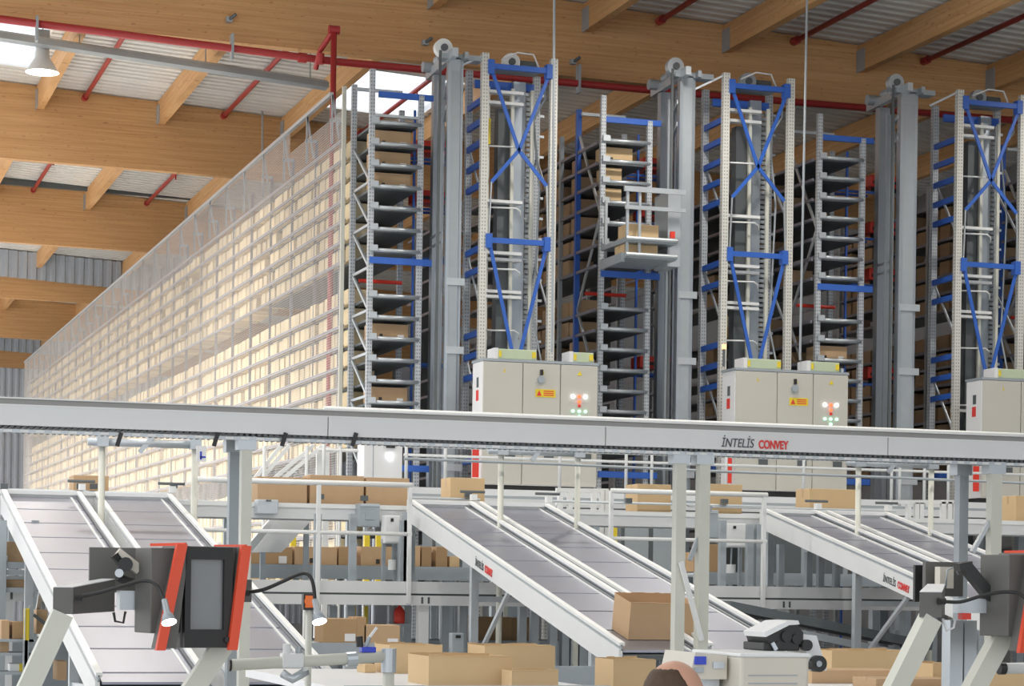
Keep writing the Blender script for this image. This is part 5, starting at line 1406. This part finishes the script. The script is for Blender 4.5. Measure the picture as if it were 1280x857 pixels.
# ================================================================ PERSON (only the top of the head is in view)
def person():
    Y = 5.9
    top = P(853, 828, Y)
    Hp = top.z
    cx = top.x; cy = Y + .06
    me = bpy.data.meshes.new('body')
    hd = Hp - .115
    V = []; E = []; Rr = []
    def v(x, y, z, rx, ry=None): V.append((x, y, z)); Rr.append((rx, ry or rx)); return len(V)-1
    pel = v(0, 0, .93, .15, .115); wa = v(0, .0, 1.08, .135, .10); ch = v(0, 0, 1.27, .155, .11); sh = v(0, 0, 1.40, .11, .085); nk = v(0, .0, 1.475, .06)
    nk2 = v(0, -.01, 1.53, .058)
    E += [(pel, wa), (wa, ch), (ch, sh), (sh, nk), (nk, nk2)]
    for s in (-1, 1):
        a = v(s*.17, 0, 1.40, .065); b = v(s*.24, -.02, 1.13, .045); c = v(s*.21, .20, .99, .033); 
        E += [(sh, a), (a, b), (b, c)]
        h = v(s*.10, 0, .86, .095); k = v(s*.11, .02, .48, .062); an = v(s*.11, -.02, .09, .042); to = v(s*.12, .13, .035, .035)
        E += [(pel, h), (h, k), (k, an), (an, to)]
    sc = (Hp - .235) / 1.53
    me.from_pydata([(x*sc, y*sc, z*sc) for x, y, z in V], E, [])
    t = empty('person', (cx, cy, 0), 'balding man with brown hair, head turned right at the bottom edge', 'person', rot=R(-75))
    o = bpy.data.objects.new('body', me); COL.objects.link(o); o.parent = t
    sk = o.modifiers.new('skin', 'SKIN')
    for i, d in enumerate(me.skin_vertices[0].data):
        d.radius = Rr[i]; d.use_root = (i == pel)
    ss = o.modifiers.new('subd', 'SUBSURF'); ss.levels = 2; ss.render_levels = 2
    me.materials.append(M['shirt'])
    # head: sculpted ellipsoid facing local +y
    hm = MB(); nu, nv = 56, 40; ax, ay, az = .078, .098, .118
    for j in range(nv+1):
        th = math.pi*j/nv
        for i in range(nu):
            ph = 2*math.pi*i/nu
            x = ax*math.sin(th)*math.cos(ph); y = ay*math.sin(th)*math.sin(ph); z = az*math.cos(th)
            f = max(0, y/ay)
            if z < 0:
                k = 1 - .32*(-z/az)*(1 - .3*f); x *= k
                if y < 0: y *= 1 - .35*(-z/az)
            # brow, eye sockets, nose, mouth, chin
            if f > .75 and abs(x) < .015 and -.055 < z < .005: y += .022*(1 - abs(x)/.015)*(.3 + .7*(.005 - z)/.06)
            if f > .55 and .012 < abs(x) < .05 and -.015 < z < .015: y -= .008
            if f > .6 and .015 < z < .035: y += .004
            if f > .6 and abs(x) < .025 and -.085 < z < -.07: y += .005
            if f > .5 and z < -.095: y += .010
            hm.v.append((x, y, z + hd))
    for j in range(nv):
        for i in range(nu): hm.f.append((j*nu+i, (j+1)*nu+i, (j+1)*nu+(i+1) % nu, j*nu+(i+1) % nu))
    head = hm.build('head', M['skin'], t, smooth=True, local=True)
    for s in (-1, 1):
        MB().lathe([(.001, -.030), (.010, -.024), (.014, 0), (.017, .018), (.010, .030), (.001, .034)], (s*.080, -.008, hd-.005), 10).build('ear', M['skin'], head, smooth=True, local=False) if 0 else None
        e = MB().lathe([(.001, -.032), (.010, -.026), (.013, 0), (.016, .018), (.010, .030), (.001, .034)], (s*.079, -.008, hd-.01), 10).build('ear', M['skin'], t, smooth=True, local=True)
        MB().lathe([(.001, -.011), (.008, -.008), (.011, 0), (.008, .008), (.001, .011)], (s*.030, .083, hd+.002), 12).build('eye', M['label'], t, smooth=True, local=True)
    MB().box(-.024, .024, .090, .099, hd-.079, hd-.073).build('mouth', M['orange'], t, local=True)
    # hair: shell over the back and sides, bald forehead
    hr = MB(); idx = {}
    for j in range(nv+1):
        th = math.pi*j/nv
        for i in range(nu):
            ph = 2*math.pi*i/nu
            sy_ = math.sin(ph); zc_ = math.cos(th)
            val = min((.0 - .8*max(0, zc_-.35) - sy_)/.30, (.80 - zc_)/.14, (zc_ + .45)/.2)
            k = .955 + .085*max(0, min(1, val + .5)) + .007*math.sin(i*2.1 + j*1.3) + .005*math.sin(i*.9 - j*2.3)
            hr.v.append((ax*k*math.sin(th)*math.cos(ph), ay*k*math.sin(th)*math.sin(ph), az*k*math.cos(th) + hd + .001))
    for j in range(nv):
        for i in range(nu): hr.f.append((j*nu+i, (j+1)*nu+i, (j+1)*nu+(i+1) % nu, j*nu+(i+1) % nu))
    h_ = hr.build('hair', M['hair'], t, smooth=True, local=True)
    # trousers, hands
    for s in (-1, 1):
        tr = MB().tube([(s*.10*sc, 0, .90*sc), (s*.11*sc, .02*sc, .48*sc), (s*.11*sc, -.02*sc, .07*sc)], [.118, .085, .065], 14)
        tr.build('trouser_leg', M['trousers'], t, smooth=True, local=True)
        base = Vector((s*.21*sc, .20*sc, .99*sc))
        hb = MB().tube([base, base + Vector((0, .05, -.01)), base + Vector((0, .10, -.015))], [.030, .040, .036], 10)
        for fi in range(4):
            fx = -.028 + fi*.019; Ln = (.066, .078, .074, .058)[fi]
            q0 = base + Vector((fx, .095, -.012))
            hb.tube([q0, q0 + Vector((0, Ln*.5, -.004)), q0 + Vector((0, Ln*.8, -.020)), q0 + Vector((0, Ln*.95, -.036))], [.0095, .009, .008, .006], 8)
        q0 = base + Vector((-s*.03, .035, -.008))
        hb.tube([q0, q0 + Vector((-s*.025, .03, -.008)), q0 + Vector((-s*.03, .062, -.016))], [.011, .0105, .008], 8)
        hb.build('hand', M['skin'], t, smooth=True, local=True)
person()
